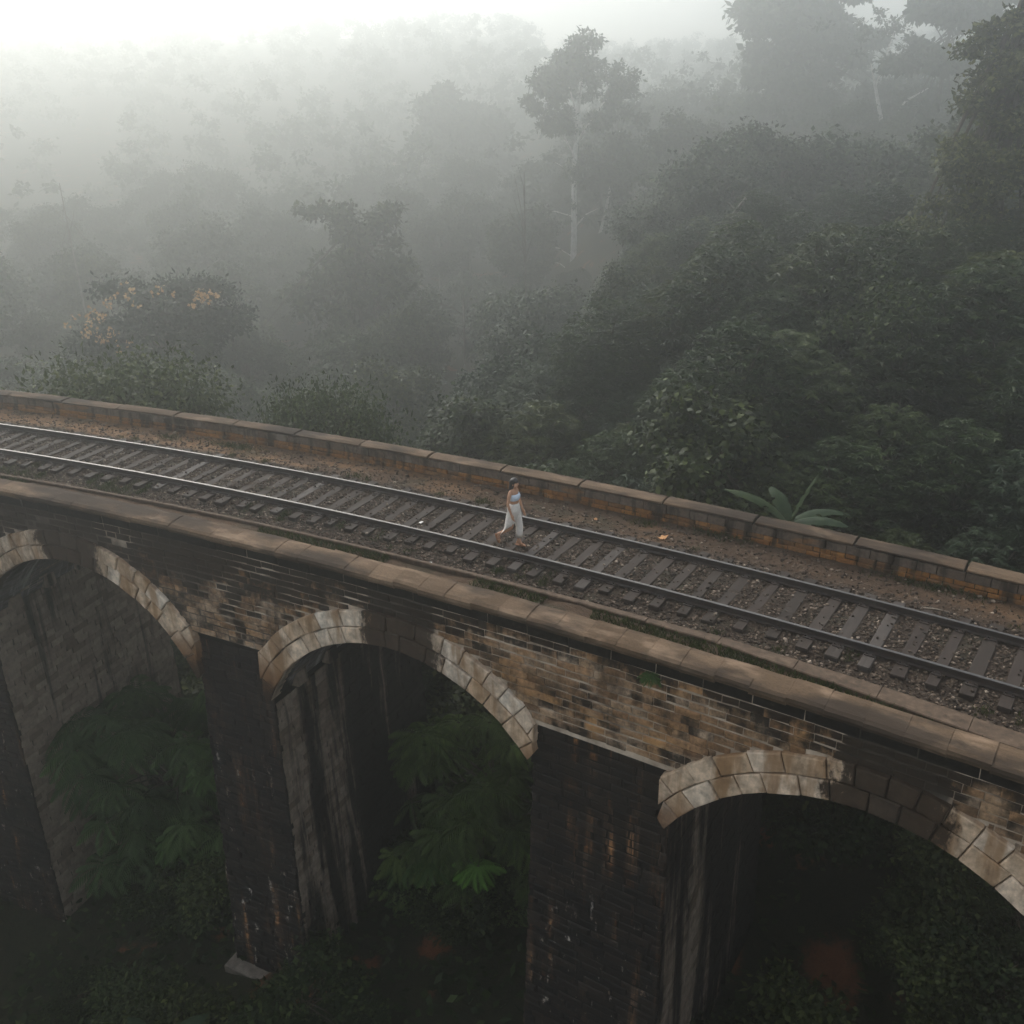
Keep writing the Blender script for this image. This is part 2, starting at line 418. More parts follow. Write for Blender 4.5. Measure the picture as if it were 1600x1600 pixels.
def mat_leaf(name, dark, mid, light, trans=.3, rough=.5):
    t = NT(name); r = t.n('Attribute', attribute_name='rnd').outputs['Fac']; o = t.objrnd()
    c = t.ramp(r, [(0, dark), (.55, mid), (1, light)])
    c = t.mix(1.0, c, t.ramp(o, [(0, (.72, .78, .8)), (.5, (1, 1, 1)), (1, (1.18, 1.1, .85))]), 'MULTIPLY')
    return t.done(c, rough, None, spec=.1, trans=trans)

def mat_ground():
    t = NT('laterite_soil'); v = t.pos()
    n = t.noise(v, .35, 6, .65); g = t.noise(v, 3, 6, .7)
    soil = t.ramp(g, [(.3, (.10, .035, .016)), (.7, (.20, .08, .035))])
    lit = t.ramp(g, [(.3, (.012, .014, .008)), (.7, (.035, .034, .018))])
    c = t.mix(t.sstep(n, .585, .64), lit, soil)
    for px, py, pr in ((5.3, 18.9, .95), (8.3, 18.4, .9), (-2.4, 19.7, .5)):
        dd = t.n('VectorMath', operation='DISTANCE'); t.put(dd.inputs[0], sc3(t, v, (1, 1, 0))); dd.inputs[1].default_value = (px, py, 0)
        k = t.sstep(t.math('ADD', dd.outputs['Value'], t.math('MULTIPLY', t.math('SUBTRACT', g, .5), 1.6)), pr, pr * .5)
        c = t.mix(k, c, t.ramp(g, [(.3, (.11, .04, .018)), (.7, (.20, .08, .035))]))
    return t.done(c, .95, g, .8, .1, .1)

M = dict(
    wall=mat_wall(), mortar=mat_mortar(), vous=mat_voussoir(), pier=mat_pier(), inside=mat_inside(), vault=mat_vault(),
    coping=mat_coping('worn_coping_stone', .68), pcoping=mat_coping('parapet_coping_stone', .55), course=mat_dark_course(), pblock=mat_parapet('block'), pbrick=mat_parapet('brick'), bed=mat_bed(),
    stone=mat_stone(), sleeper=mat_sleeper(), ground=mat_ground(),
    kerb=mat_simple('dusty_kerb', [(.3, (.045, .031, .021)), (.55, (.10, .068, .045)), (.75, (.17, .12, .082))], 7),
    concrete=mat_simple('footing_concrete', [(.3, (.09, .075, .06)), (.7, (.26, .22, .18))], 5),
    bark_pale=mat_simple('pale_bark', [(.3, (.32, .30, .27)), (.5, (.58, .56, .52)), (.7, (.75, .73, .70))], 5, vecscale=(1, 1, .35)),
    bark_grey=mat_simple('grey_bark', [(.3, (.09, .08, .065)), (.7, (.26, .24, .21))], 5, vecscale=(1, 1, .35)),
    bark=mat_simple('brown_bark', [(.3, (.03, .024, .018)), (.7, (.10, .08, .06))], 6, vecscale=(1, 1, .3)),
    leaf_a=mat_leaf('leaf_dark_green', (.008, .016, .005), (.024, .042, .013), (.070, .098, .032)),
    leaf_b=mat_leaf('leaf_olive', (.010, .017, .005), (.030, .044, .013), (.085, .105, .032)),
    leaf_c=mat_leaf('leaf_bluish', (.009, .017, .009), (.026, .044, .021), (.075, .105, .050)),
    leaf_d=mat_leaf('leaf_bright', (.022, .034, .011), (.055, .075, .024), (.13, .15, .05)),
    leaf_e=mat_leaf('leaf_yellow_olive', (.022, .03, .011), (.06, .074, .028), (.16, .175, .07)),
    frond_mid=mat_leaf('frond_mid', (.05, .10, .028), (.085, .16, .04), (.13, .23, .06)),
    frond=mat_leaf('frond_green', (.035, .06, .022), (.075, .125, .042), (.13, .20, .065)),
    frond_bright=mat_leaf('frond_lit', (.07, .16, .03), (.11, .24, .042), (.16, .32, .06)),  # lit look of one tuft put into its green
    banana=mat_leaf('banana_leaf', (.02, .036, .017), (.034, .056, .027), (.065, .09, .045)),
    grass=mat_leaf('grass_blade', (.018, .03, .010), (.035, .055, .016), (.07, .085, .028)),
    flower=mat_leaf('orange_blossom', (.42, .24, .09), (.52, .33, .15), (.62, .44, .24)),
)

def mat_rail():
    t = NT('rail_steel'); v = t.pos()
    nrm = t.n('NewGeometry').outputs['Normal']; sep = t.n('SeparateXYZ'); t.put(sep.inputs[0], nrm)
    _, s, o, z = t.bridge()
    top = t.math('MULTIPLY', t.sstep(z, -.012, -.004), t.sstep(sep.outputs[2], .5, .8))
    g = t.noise(v, 12, 4)
    rust = t.ramp(g, [(.3, (.018, .014, .012)), (.7, (.045, .030, .022))])
    p1 = t.n('BsdfPrincipled'); t.put(p1.inputs['Base Color'], rust); p1.inputs['Roughness'].default_value = .8
    p2 = t.n('BsdfPrincipled'); p2.inputs['Base Color'].default_value = (.115, .11, .105, 1); p2.inputs['Metallic'].default_value = 1.0; p2.inputs['Roughness'].default_value = .5
    mx = t.n('MixShader'); t.put(mx.inputs[0], top); t.t.links.new(p1.outputs[0], mx.inputs[1]); t.t.links.new(p2.outputs[0], mx.inputs[2])
    t.t.links.new(mx.outputs[0], t.out.inputs['Surface']); return t.m
M['rail'] = mat_rail()

# ------------------------------------------------------------------ terrain
def grid_axis(lo, hi, dense_lo, dense_hi, step):
    a = list(np.arange(dense_lo, dense_hi + step, step)); d = step; x = a[-1]
    while x < hi: d *= 1.12; x += d; a.append(min(x, hi))
    d = step; x = a[0]; b = []
    while x > lo: d *= 1.12; x -= d; b.append(max(x, lo))
    return np.array(b[::-1] + a)
gx = grid_axis(-470, 470, -45, 50, 1.0); gy = grid_axis(-150, 520, 4, 80, 1.0)
GX, GY = np.meshgrid(gx, gy)
GZ = terrain(GX, GY) + rng.normal(0, .06, GX.shape)
V = np.stack([GX, GY, GZ], -1).reshape(-1, 3)
nx, ny = len(gx), len(gy)
idx = np.arange(nx * ny).reshape(ny, nx)
F = np.stack([idx[:-1, :-1], idx[:-1, 1:], idx[1:, 1:], idx[1:, :-1]], -1).reshape(-1, 4)
add('ground', mesh_np('ground', V, F, smooth_=True), M['ground'], kind='structure')

# ------------------------------------------------------------------ viaduct
VIA = empty('railway_viaduct', (0, 0, 0), label='curved stone and brick railway viaduct with tall round arches', category='bridge')

def under(s):
    """underside of the body at s"""
    for c in CROWNS:
        a, b = SPAN[c]
        if c - a <= s <= c + b: return Z_ARC + math.sqrt(R_IN**2 - (s - c)**2)
    return pier_top(min(PIERS, key=lambda q: abs(q - s)))
edges = []
for c in CROWNS:
    for e, first in ((-SPAN[c][0], True), (SPAN[c][1], False)):
        if S0 < c + e < S1: edges.append((c + e, first, spring(abs(e))))
rows = []
for s in sorted(list(np.round(np.arange(S0, S1 + .01, .25), 4)) + [e[0] for e in edges]):
    em = [e for e in edges if abs(e[0] - s) < 1e-9]
    if em:
        pt = pier_top(min(PIERS, key=lambda q: abs(q - s)))
        rows += [(s, pt), (s, em[0][2])] if em[0][1] else [(s, em[0][2]), (s, pt)]
    else: rows.append((s, under(s)))
rows = np.array(rows); n = len(rows)
Vb = np.concatenate([bp(rows[:, 0], OFF_F, .12), bp(rows[:, 0], OFF_F, rows[:, 1]), bp(rows[:, 0], OFF_B, rows[:, 1]), bp(rows[:, 0], OFF_B, -.45), bp(rows[:, 0], -3.18, -.45), bp(rows[:, 0], -3.18, .12)])
i = np.arange(n - 1)
Fb = np.concatenate([np.stack([a * n + i, a * n + i + 1, b * n + i + 1, b * n + i], -1) for a, b in ((0, 1), (1, 2), (2, 3), (3, 4), (4, 5), (5, 0))])
add('spandrel_core', mesh_np('spandrel_core', Vb, Fb), M['mortar'], VIA)

# bricks of the near spandrel face
fn_wall = lambda u, v, w_: bp(u, OFF_F - .014 - w_, v)
C = courses(S0 + .2, S1 - .2, -2.61, -.145, .176, .43, .022)
R_EX = 5.08
keep = []
for a, b, v0, v1 in C:
    zm = (v0 + v1) / 2; lim = None
    ok = True; a2, b2 = a, b
    for c in CROWNS:
        if zm < Z_ARC + R_EX and zm > Z_ARC:
            e = math.sqrt(R_EX**2 - (zm - Z_ARC)**2) - .04
            lo, hi = c - e, c + e
            if a2 >= lo and b2 <= hi: ok = False; break
            if a2 < lo < b2: b2 = lo
            if a2 < hi < b2: a2 = hi
    if v0 < -2.25 and PIERS[3] - 1.7 < (a2 + b2) / 2 < PIERS[3] + 1.7: ok = False
    if ok and b2 - a2 > .07: keep.append((a2, b2, v0, v1))
C = np.array(keep)
cen = bp((C[:, 0] + C[:, 1]) / 2, OFF_F, (C[:, 2] + C[:, 3]) / 2)
dist = np.linalg.norm(cen - np.array([0, 0, CAMZ]), axis=1)
inview = ((C[:, 0] + C[:, 1]) / 2 < 70.6)
order = np.argsort(np.where(inview, dist - 4 * (C[:, 1] - C[:, 0]), 1e9))
near = np.zeros(len(C), bool); near[order[:300]] = True
Vq, Fq, rq = bricks_np(fn_wall, *C[~near].T, jit=.010)
add('brick_courses', mesh_np('brick_courses', Vq, Fq, rq), M['wall'], VIA, kind='stuff')
brick_meshes = []
for k in range(8):
    fl = lambda u, v, w_: np.stack([u, -w_, v], -1)
    Vv, Ff, _ = bricks_np(fl, np.array([-.5]), np.array([.5]), np.array([-.077]), np.array([.077]), jit=.012)
    brick_meshes.append(mesh_np('brick', Vv, Ff)); brick_meshes[-1].materials.append(M['wall'])
for j in np.where(near)[0]:
    a, b, v0, v1 = C[j]; sm = (a + b) / 2
    o = add('brick', brick_meshes[j % 8], None, VIA)
    o.location = bp(sm, OFF_F - .014, (v0 + v1) / 2); o.rotation_euler = (0, 0, s_rot(sm)); o.scale = (b - a, 1, 1)

# black band under the coping: overhang shade and moss painted as dark stones
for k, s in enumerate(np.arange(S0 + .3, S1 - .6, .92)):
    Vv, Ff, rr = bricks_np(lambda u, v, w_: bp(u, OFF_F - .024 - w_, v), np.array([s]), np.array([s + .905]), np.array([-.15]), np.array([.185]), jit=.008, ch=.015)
    add('moss_shade_stone', mesh_np('moss_shade_stone', Vv, Ff, rr), M['course'], VIA)

# near coping stones
COP = [(-3.775, .185), (-3.80, .255), (-3.785, .315), (-3.71, .352), (-3.55, .372), (-3.36, .385), (-3.24, .378), (-3.195, .34), (-3.19, .06)]
cop_meshes = []
for k in range(5):
    L = .64; rings = []
    for x, sh in ((0, .014), (.012, 0), (L / 2, -.003), (L - .018, 0), (L - .005, .014)):
        ring = []
        for o_, z_ in COP:
            o2 = o_ + (sh if o_ < -3.5 else -sh) * .8 + rng.uniform(-.006, .006); z2 = z_ - (sh if z_ > .15 else 0) + rng.uniform(-.006, .006)
            ring.append((x - L / 2, o2 + 3.5, z2))
        rings.append(ring)
    mb = MB(); mb.loft(rings); cop_meshes.append(mb.mesh('coping_stone')); cop_meshes[-1].materials.append(M['coping'])
for k, s in enumerate(np.arange(S0 + .4, S1 - .4, .64)):
    o = add('coping_stone', cop_meshes[k % 5], None, VIA)
    o.location = bp(s, -3.5 + rng.uniform(-.008, .008), rng.uniform(-.012, .012)); o.rotation_euler = (rng.uniform(-.025, .025), rng.uniform(-.008, .008), s_rot(s) + rng.uniform(-.006, .006)); o.scale[0] = (-1 if k % 3 == 1 else 1)

# voussoirs: two rings per arch
def wedge(c, r0, r1, p0, p1, front, lim):
    def P(r, p, off):
        ds = r * math.sin(p); z = Z_ARC + r * math.cos(p)
        ds = max(-lim[0], min(lim[1], ds))
        return bp(c + ds, off, z)
    jr = lambda k: random.uniform(-k, k)
    q = [(r0 + .0 , p0), (r0 + .0, p1), (r1 + jr(.02), p1), (r1 + jr(.02), p0)]
    g = .014; rm = (r0 + r1) / 2; pm = (p0 + p1) / 2
    q = [(r + (g if r < rm else -g), p + (g / rm if p < pm else -g / rm)) for r, p in q]
    ins = lambda r, p, k: (r + (k if r < rm else -k), p + (k / rm if p < pm else -k / rm))
    fr = front - random.uniform(0, .03)
    V = [P(r, p, front + .33) for r, p in q] + [P(r, p, fr) for r, p in q] + [P(*ins(r, p, .022 + jr(.008)), fr - .018 - jr(.014)) for r, p in q]
    F = [(a + i, a + (i + 1) % 4, a + 4 + (i + 1) % 4, a + 4 + i) for a in (0, 4) for i in range(4)] + [(8, 9, 10, 11), (3, 2, 1, 0)]
    me = bpy.data.meshes.new('voussoir'); me.from_pydata([tuple(v) for v in V], [], F); me.update()
    return me
PH = math.asin(HALF / R_IN)
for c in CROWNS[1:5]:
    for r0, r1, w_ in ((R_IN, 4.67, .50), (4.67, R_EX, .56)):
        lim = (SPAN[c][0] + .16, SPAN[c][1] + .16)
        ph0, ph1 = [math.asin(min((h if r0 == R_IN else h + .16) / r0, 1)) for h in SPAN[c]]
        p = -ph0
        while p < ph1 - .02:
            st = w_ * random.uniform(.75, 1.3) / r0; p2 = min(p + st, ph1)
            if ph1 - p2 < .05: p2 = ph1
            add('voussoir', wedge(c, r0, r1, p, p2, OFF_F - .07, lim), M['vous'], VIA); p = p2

# brick lining of the vaults
for c in CROWNS[1:5]:
    n_c = 92; out = []
    L = 2 * PH * R_IN; hh = L / n_c
    for k in range(n_c):
        u = -.3 * (k % 2) + random.uniform(-.05, .05)
        while u < 6.1:
            out.append((max(u, 0), min(u + .29, 6.2), k * hh + .004, (k + 1) * hh - .008)); u += .30
    out = np.array(out)
    def fnv(u, v, w_, c=c):
        p = -PH + v / R_IN; r = R_IN - .012 - w_
        return bp(c + r * np.sin(p), OFF_F + .32 + u, Z_ARC + r * np.cos(p))
    Vv, Ff, rr = bricks_np(fnv, *out.T, depth=.02, ch=.004, jit=.004)
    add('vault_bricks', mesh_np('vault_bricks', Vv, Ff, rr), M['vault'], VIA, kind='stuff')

# corbels left in the vault springing
for c in CROWNS[1:5]:
    for side in (-1, 1):
        for k in range(5):
            hs = SPAN[c][0 if side < 0 else 1]; off = -2.6 + k * 1.25; z = spring(hs) + .15 + random.uniform(-.1, .1)
            mb = MB(); mb.box((0, 0, 0), (.34, .36, .38))
            me = mb.mesh('corbel_stone')
            o = add('corbel_stone', me, M['inside'], VIA); o.location = bp(c + side * (hs - .05), off, z); o.rotation_euler = (0, .1 * side, s_rot(c))

# piers
def pier(sp, zb):
    P_ = empty('pier', (0, 0, 0), parent=VIA)
    k = PIERS.index(sp); cl, cr_ = CROWNS[k], CROWNS[k + 1]
    e0, e1 = cl + SPAN[cl][1], cr_ - SPAN[cr_][0]; sc_ = (e0 + e1) / 2; hw = (e1 - e0) / 2; zt = pier_top(sp); zs0 = min(spring(SPAN[cl][1]), spring(SPAN[cr_][0]))
    H = lambda z: (hw + (Z_SPRING - z).clip(0) * .022 + .0)
    FR = lambda z: -3.47 - (Z_SPRING - z).clip(0) * .035
    BK = lambda z: 2.85 + (Z_SPRING - z).clip(0) * .035
    zs = np.array([zt + .02, Z_SPRING, zb])
    V = []
    for z in zs:
        zz = np.array(z); h_ = float(H(zz)) - .03; f_ = float(FR(zz)) + .03; b_ = float(BK(zz)) - .03
        V += [bp(sc_ - h_, f_, z), bp(sc_ + h_, f_, z), bp(sc_ + h_, b_, z), bp(sc_ - h_, b_, z)]
    F = [(a + i, a + (i + 1) % 4, a + 4 + (i + 1) % 4, a + 4 + i) for a in (0, 4) for i in range(4)] + [(0, 1, 2, 3), (11, 10, 9, 8)]
    mb = MB(); mb.poly(V, F); add('pier_core', mb.mesh('pier_core'), M['course'], P_)
    Cf = courses(-1, 1, zb, zt - .01, .2, .40, .02)
    fnf = lambda u, v, w_: bp(sc_ + u * H(v), FR(v) - w_, v)
    V1, F1, r1 = bricks_np(fnf, *Cf.T, jit=.012, ch=.018)
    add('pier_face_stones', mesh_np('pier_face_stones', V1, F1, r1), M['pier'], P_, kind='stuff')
    for side in (-1, 1):
        Cs = courses(.014, 1, zb, spring(SPAN[cl][1] if side < 0 else SPAN[cr_][0]) - .01, .2, .075, .003)
        fns = lambda u, v, w_: bp(sc_ + side * (H(v) + w_), FR(v) + u * (BK(v) - FR(v)), v)
        V1, F1, r1 = bricks_np(fns, *Cs.T, jit=.004, ch=.004)
        add('pier_side_stones', mesh_np('pier_side_stones', V1, F1, r1), M['inside'], P_, kind='stuff')
for sp in PIERS:
    x, y, _ = bp(sp, -3.6, 0); zb = float(terrain(x, y)) - 1.5
    pier(sp, min(zb, -12))
    if abs(sp - PIERS[2]) < .1:
        zf = -13.55; mb = MB()
        ring = lambda z, g: [bp(sp + a, o_, z) for a, o_ in ((-1.55 - g, -4.15 - g), (1.5 + g, -4.15 - g), (1.5 + g, -3.0), (-1.55 - g, -3.0))]
        mb.loft([ring(zf - 1.2, 0), ring(zf - .05, 0), ring(zf, -.04)])
        add('pier_footing', mb.mesh('pier_footing'), M['concrete'], VIA)

# far parapet
PAR = empty('far_parapet', (0, 0, 0), parent=VIA)
mb = MB(); st = np.arange(S0, S1 + .01, .5)
mb.loft([[tuple(bp(s, o_, z_)) for o_, z_ in ((2.70, -.5), (2.70, .19), (3.08, .19), (3.08, -.5))] for s in st]); add('parapet_core', mb.mesh('parapet_core'), M['course'], PAR)
def shared_blocks(name, mat, l, h, k=5, jit=.008, ch=.012):
    out = []
    for _ in range(k):
        fl = lambda u, v, w_: np.stack([u, -w_, v], -1)
        Vv, Ff, _r = bricks_np(fl, np.array([-l / 2]), np.array([l / 2]), np.array([-h / 2]), np.array([h / 2]), jit=jit, ch=ch)
        me = mesh_np(name, Vv, Ff); me.materials.append(mat); out.append(me)
    return out
ub = shared_blocks('parapet_block', M['pblock'], 1.0, .205); lb = shared_blocks('parapet_brick', M['pbrick'], 1.0, .10, 6, .006, .01)
s = S0 + 6
while s < S1 - 4:
    l = random.uniform(.38, .62); o = add('parapet_block', random.choice(ub), None, PAR)
    o.location = bp(s + l / 2, 2.665 + random.uniform(-.008, .008), .085); o.rotation_euler = (0, 0, s_rot(s)); o.scale = (l - .007, 1, 1); s += l
for row, z in enumerate((-.075, -.185)):
    s = S0 + 10
    while s < S1 - 10:
        l = random.uniform(.26, .46); o = add('parapet_brick', random.choice(lb), None, PAR)
        o.location = bp(s + l / 2, 2.655 - row * .03 + random.uniform(-.015, .01), z); o.rotation_euler = (0, 0, s_rot(s)); o.scale = (l - .012, 1, 1); s += l
PC = [(2.635, .215), (2.615, .24), (2.63, .268), (2.75, .288), (2.92, .29), (3.06, .275), (3.09, .24), (3.085, .215)]
pcm = []
for k in range(4):
    mb = MB(); rings = []
    for x, sh in ((-.5, .003), (-.494, 0), (0, -.003), (.494, 0), (.5, .003)):
        rings.append([(x, o_ - 2.88 + (sh if o_ < 2.8 else -sh) + rng.uniform(-.008, .008), z_ - (sh if z_ > .22 else 0) + rng.uniform(-.008, .008)) for o_, z_ in PC])
    mb.loft(rings); me = mb.mesh('parapet_coping'); me.materials.append(M['pcoping']); pcm.append(me)
for k, s in enumerate(np.arange(S0 + 1, S1 - 1, 2.2)):
    o = add('parapet_coping', pcm[k % 4], None, PAR); o.location = bp(s, 2.88, rng.uniform(-.008, .008)); o.rotation_euler = (rng.uniform(-.01, .01), 0, s_rot(s)); o.scale[0] = 2.2

# ------------------------------------------------------------------ track bed
def kerb_out(s): return np.interp(s, [44, 50, 62, 64.5, 67.3, 69.2, 74, 84], [-2.37, -2.28, -2.20, -2.24, -2.46, -2.62, -2.85, -2.95])
def kerb_w(s): return np.interp(s, [40, 58, 63, 68, 74], [.10, .12, .20, .46, .60])
pr_o = np.array([-3.2, -2.7, -2.35, -2.2, -1.95, -1.7, -1.45, -1.25, -1.0, -.5, 0, .5, 1.0, 1.3, 1.6, 2.0, 2.4, 2.8])
pr_z = np.array([-.26, -.27, -.25, -.24, -.235, -.245, -.255, -.225, -.185, -.178, -.172, -.178, -.18, -.19, -.21, -.225, -.23, -.225])
st = np.arange(S0, S1 + .001, .09); oo = np.arange(-3.2, 2.81, .075)
SS, OO = np.meshgrid(st, oo); ZZ = np.interp(OO, pr_o, pr_z)
def vnoise(a, b, sc_, seed):
    g = np.random.default_rng(seed).normal(0, 1, (400, 400)); x = (a * sc_) % 399; y = (b * sc_ + 50) % 399
    i, j = x.astype(int), y.astype(int); fx, fy = x - i, y - j; fx = fx * fx * (3 - 2 * fx); fy = fy * fy * (3 - 2 * fy)
    i2, j2 = (i + 1) % 400, (j + 1) % 400
    return (g[i, j] * (1 - fx) + g[i2, j] * fx) * (1 - fy) + (g[i, j2] * (1 - fx) + g[i2, j2] * fx) * fy
def bed_z(s, o):
    return np.where(o < kerb_out(s) + .05, -.10, np.interp(o, pr_o, pr_z)) + .012 * vnoise(s, o, 1.3, 1) + .008 * vnoise(s, o, 5, 2)
ZZ = bed_z(SS, OO) + rng.normal(0, .004, SS.shape)
V = bp(SS, OO, ZZ).reshape(-1, 3); nx, ny = len(st), len(oo); idx = np.arange(nx * ny).reshape(ny, nx)
F = np.stack([idx[:-1, :-1], idx[:-1, 1:], idx[1:, 1:], idx[1:, :-1]], -1).reshape(-1, 4)
add('track_bed', mesh_np('track_bed', V, F, smooth_=True), M['bed'], kind='structure')

# kerb that holds the ballast, and the grassy gutter behind the coping
for s in np.arange(S0, S1 - .01, 1.5):
    mb = MB(); rings = []
    for x in np.linspace(s + .006, s + 1.494, 5):
        a = float(kerb_out(x)); b = a + float(kerb_w(x)); j = random.uniform(-.006, .006)
        rings.append([tuple(bp(x, o_, z_ + j)) for o_, z_ in ((a, -.4), (a, -.035), (a + .02, -.018), (b - .02, -.03), (b, -.06), (b, -.4))])
    mb.loft(rings); add('kerb_stone', mb.mesh('kerb_stone'), M['kerb'], VIA)

# ------------------------------------------------------------------ railway track
TRK = empty('railway_track', (0, 0, 0), label='single railway track of two steel rails on dark wooden sleepers', category='railway track')
RP = [(-.068, -.145), (-.068, -.133), (-.012, -.118), (-.010, -.046), (-.034, -.036), (-.036, -.010), (-.028, 0), (.028, 0), (.036, -.010), (.034, -.036), (.010, -.046), (.012, -.118), (.068, -.133), (.068, -.145)]
for off in (-.875, .875):
    mb = MB(); mb.loft([[tuple(bp(s, off + x, z)) for x, z in RP] for s in np.arange(S0, S1 + .01, .4)]); add('rail', mb.mesh('rail'), M['rail'], TRK)
sl_meshes = []
for k in range(6):
    mb = MB(); rings = []
    hl = 1.38
    for y, sh in ((-hl, .02), (-hl + .012, 0), (-.5, 0), (.5, 0), (hl - .012, 0), (hl, .02)):
        wv = .108 + rng.uniform(-.006, .006); j = lambda: rng.uniform(-.006, .006)
        rings.append([(-wv + sh + j(), y + j(), -.15), (-wv + sh + j(), y + j(), -sh - .012), (-wv + .012 + sh, y + j(), -sh + j() * .5), (wv - .012 - sh, y + j(), -sh + j() * .5), (wv - sh + j(), y + j(), -sh - .012), (wv - sh + j(), y + j(), -.15)])
    mb.loft(rings); me = mb.mesh('sleeper'); me.materials.append(M['sleeper']); sl_meshes.append(me)
mb = MB(); mb.box((0, 0, .012), (.17, .30, .016))
for sx in (-1, 1):
    for sy in (-1, 1): mb.tube([(sx * .05, sy * .1, .015), (sx * .05, sy * .1, .05)], .016, 6)
chair_me = mb.mesh('rail_chair'); chair_me.materials.append(M['rail'])
SL = []
s = S0 + .2
while s < S1:
    SL.append(s); s += random.gauss(.58, .035)
for k, s in enumerate(SL):
    o = add('sleeper', sl_meshes[k % 6], None, TRK)
    dj = random.uniform(-.05, .05); zj = -.146 + random.uniform(-.012, .0)
    o.location = bp(s, dj, zj); o.rotation_euler = (0, 0, s_rot(s) + random.gauss(0, .018)); o.scale[1] = random.uniform(.97, 1.03); o.scale[0] = random.uniform(.95, 1.2)
    if 36 < s < 76:
        for off in (-.875, .875):
            c = add('rail_chair', chair_me, None, o); c.location = (0, off - dj, 0)
SL = np.array(SL)

# ballast
def rock_batch(P, size):
    n = len(P); ph = (1 + 5**.5) / 2
    b = np.array([(-1, ph, 0), (1, ph, 0), (-1, -ph, 0), (1, -ph, 0), (0, -1, ph), (0, 1, ph), (0, -1, -ph), (0, 1, -ph), (ph, 0, -1), (ph, 0, 1), (-ph, 0, -1), (-ph, 0, 1)]) / 1.9
    f = np.array([(0, 11, 5), (0, 5, 1), (0, 1, 7), (0, 7, 10), (0, 10, 11), (1, 5, 9), (5, 11, 4), (11, 10, 2), (10, 7, 6), (7, 1, 8), (3, 9, 4), (3, 4, 2), (3, 2, 6), (3, 6, 8), (3, 8, 9), (4, 9, 5), (2, 4, 11), (6, 2, 10), (8, 6, 7), (9, 8, 1)])
    v = b[None] * rng.uniform(.7, 1.25, (n, 12, 1)) * rng.uniform(.6, 1.2, (n, 1, 3)) * size[:, None, None]
    a = rng.uniform(0, 6.28, n); c, s_ = np.cos(a), np.sin(a)
    x = v[..., 0] * c[:, None] - v[..., 1] * s_[:, None]; y = v[..., 0] * s_[:, None] + v[..., 1] * c[:, None]
    v = np.stack([x, y, v[..., 2] * .75], -1) + P[:, None]
    return v.reshape(-1, 3), (f[None] + (np.arange(n) * 12)[:, None, None]).reshape(-1, 3), np.repeat(rng.random(n), 20)
n_st = 52000
s_ = rng.uniform(38, 75, n_st); o_ = rng.uniform(-2.15, 2.55, n_st)
keepm = (o_ < 1.45) | (rng.random(n_st) < .28)
ds = np.min(np.abs(s_[:, None] - SL[None]), 1)
keepm &= ~((ds < .135) & (np.abs(o_) < 1.42)) | (rng.random(n_st) < .06)
keepm &= (o_ > -1.75) | (rng.random(n_st) < .45)
keepm &= np.abs(np.abs(o_) - .875) > .07
s_, o_ = s_[keepm], o_[keepm]
sz = rng.uniform(.015, .040, len(s_)) * np.where(rng.random(len(s_)) < .06, 1.5, 1)
Vv, Ff, rr = rock_batch(bp(s_, o_, np.where((np.min(np.abs(s_[:, None] - SL[None]), 1) < .12) & (np.abs(o_) < 1.38), -.145, bed_z(s_, o_)) + sz * .3), sz)
add('gravel', mesh_np('gravel', Vv, Ff, rr), M['stone'], kind='stuff', label='grey brown ballast stones between and beside the rails', category='gravel')

# ------------------------------------------------------------------ foliage helpers
def nrmz(a): return a / np.maximum(np.linalg.norm(a, axis=-1, keepdims=True), 1e-9)
def leaf_tris(P, D, N, L, W, droop=.25):
    """diamond leaves, two triangles each, tip drooping"""
    D = nrmz(D); S = nrmz(np.cross(D, N)); up = nrmz(np.cross(S, D))
    L = L[:, None]; W = W[:, None]
    mid = P + D * L * .45
    tip = P + D * L - up * L * droop * .6
    a = mid + S * W - up * W * .25; b = mid - S * W - up * W * .25
    V = np.stack([P, a, tip, b], 1).reshape(-1, 3); n = len(P)
    F = (np.array([(0, 1, 2), (0, 2, 3)])[None] + (np.arange(n) * 4)[:, None, None]).reshape(-1, 3)
    return V, F
def cat(parts):
    Vs, Fs, Rs, k = [], [], [], 0
    for V_, F_, r_ in parts: Vs.append(V_); Fs.append(F_ + k); Rs.append(r_); k += len(V_)
    return np.concatenate(Vs), np.concatenate(Fs), np.concatenate(Rs)
def sph(n): return nrmz(rng.normal(0, 1, (n, 3)))
def clump_leaves(c, r, n, L=.22, W=.07, flat=1.0):
    d = sph(n); d[:, 2] = np.where(d[:, 2] < -.35, -d[:, 2], d[:, 2])
    rad = np.clip(rng.normal(.72, .3, n), .1, 1.5)[:, None]
    P = np.asarray(c) + d * rad * np.array([r, r, r * flat])
    ax = nrmz(d * .7 + sph(n) * .8 + np.array([0, 0, -.35])); N = nrmz(d + np.array([0, 0, .8]) + sph(n) * .5)
    V, F = leaf_tris(P, ax, N, L * np.clip(np.exp(rng.normal(0, .33, n)), .5, 1.55), W * np.clip(np.exp(rng.normal(0, .33, n)), .5, 1.5))
    tone = np.clip(.42 + .30 * rng.normal(0, 1, n), 0, 1)
    return V, F, np.repeat(tone, 2)
def rosette(c, n, L, W, tilt=0.0, tone=.5):
    ph = np.linspace(0, 2 * math.pi, n, endpoint=False) + rng.uniform(0, 6)
    el = rng.uniform(-.15, .35, n)
    D = np.stack([np.cos(ph) * np.cos(el), np.sin(ph) * np.cos(el), np.sin(el)], -1)
    P = np.tile(np.asarray(c, float), (n, 1)) + D * L * .06
    V, F = leaf_tris(P, D, np.tile([0, 0, 1.0], (n, 1)) + sph(n) * .2, L * rng.uniform(.75, 1.2, n), W * rng.uniform(.8, 1.2, n), .75)
    return V, F, np.repeat(np.clip(tone + rng.normal(0, .13, n), 0, 1), 2)
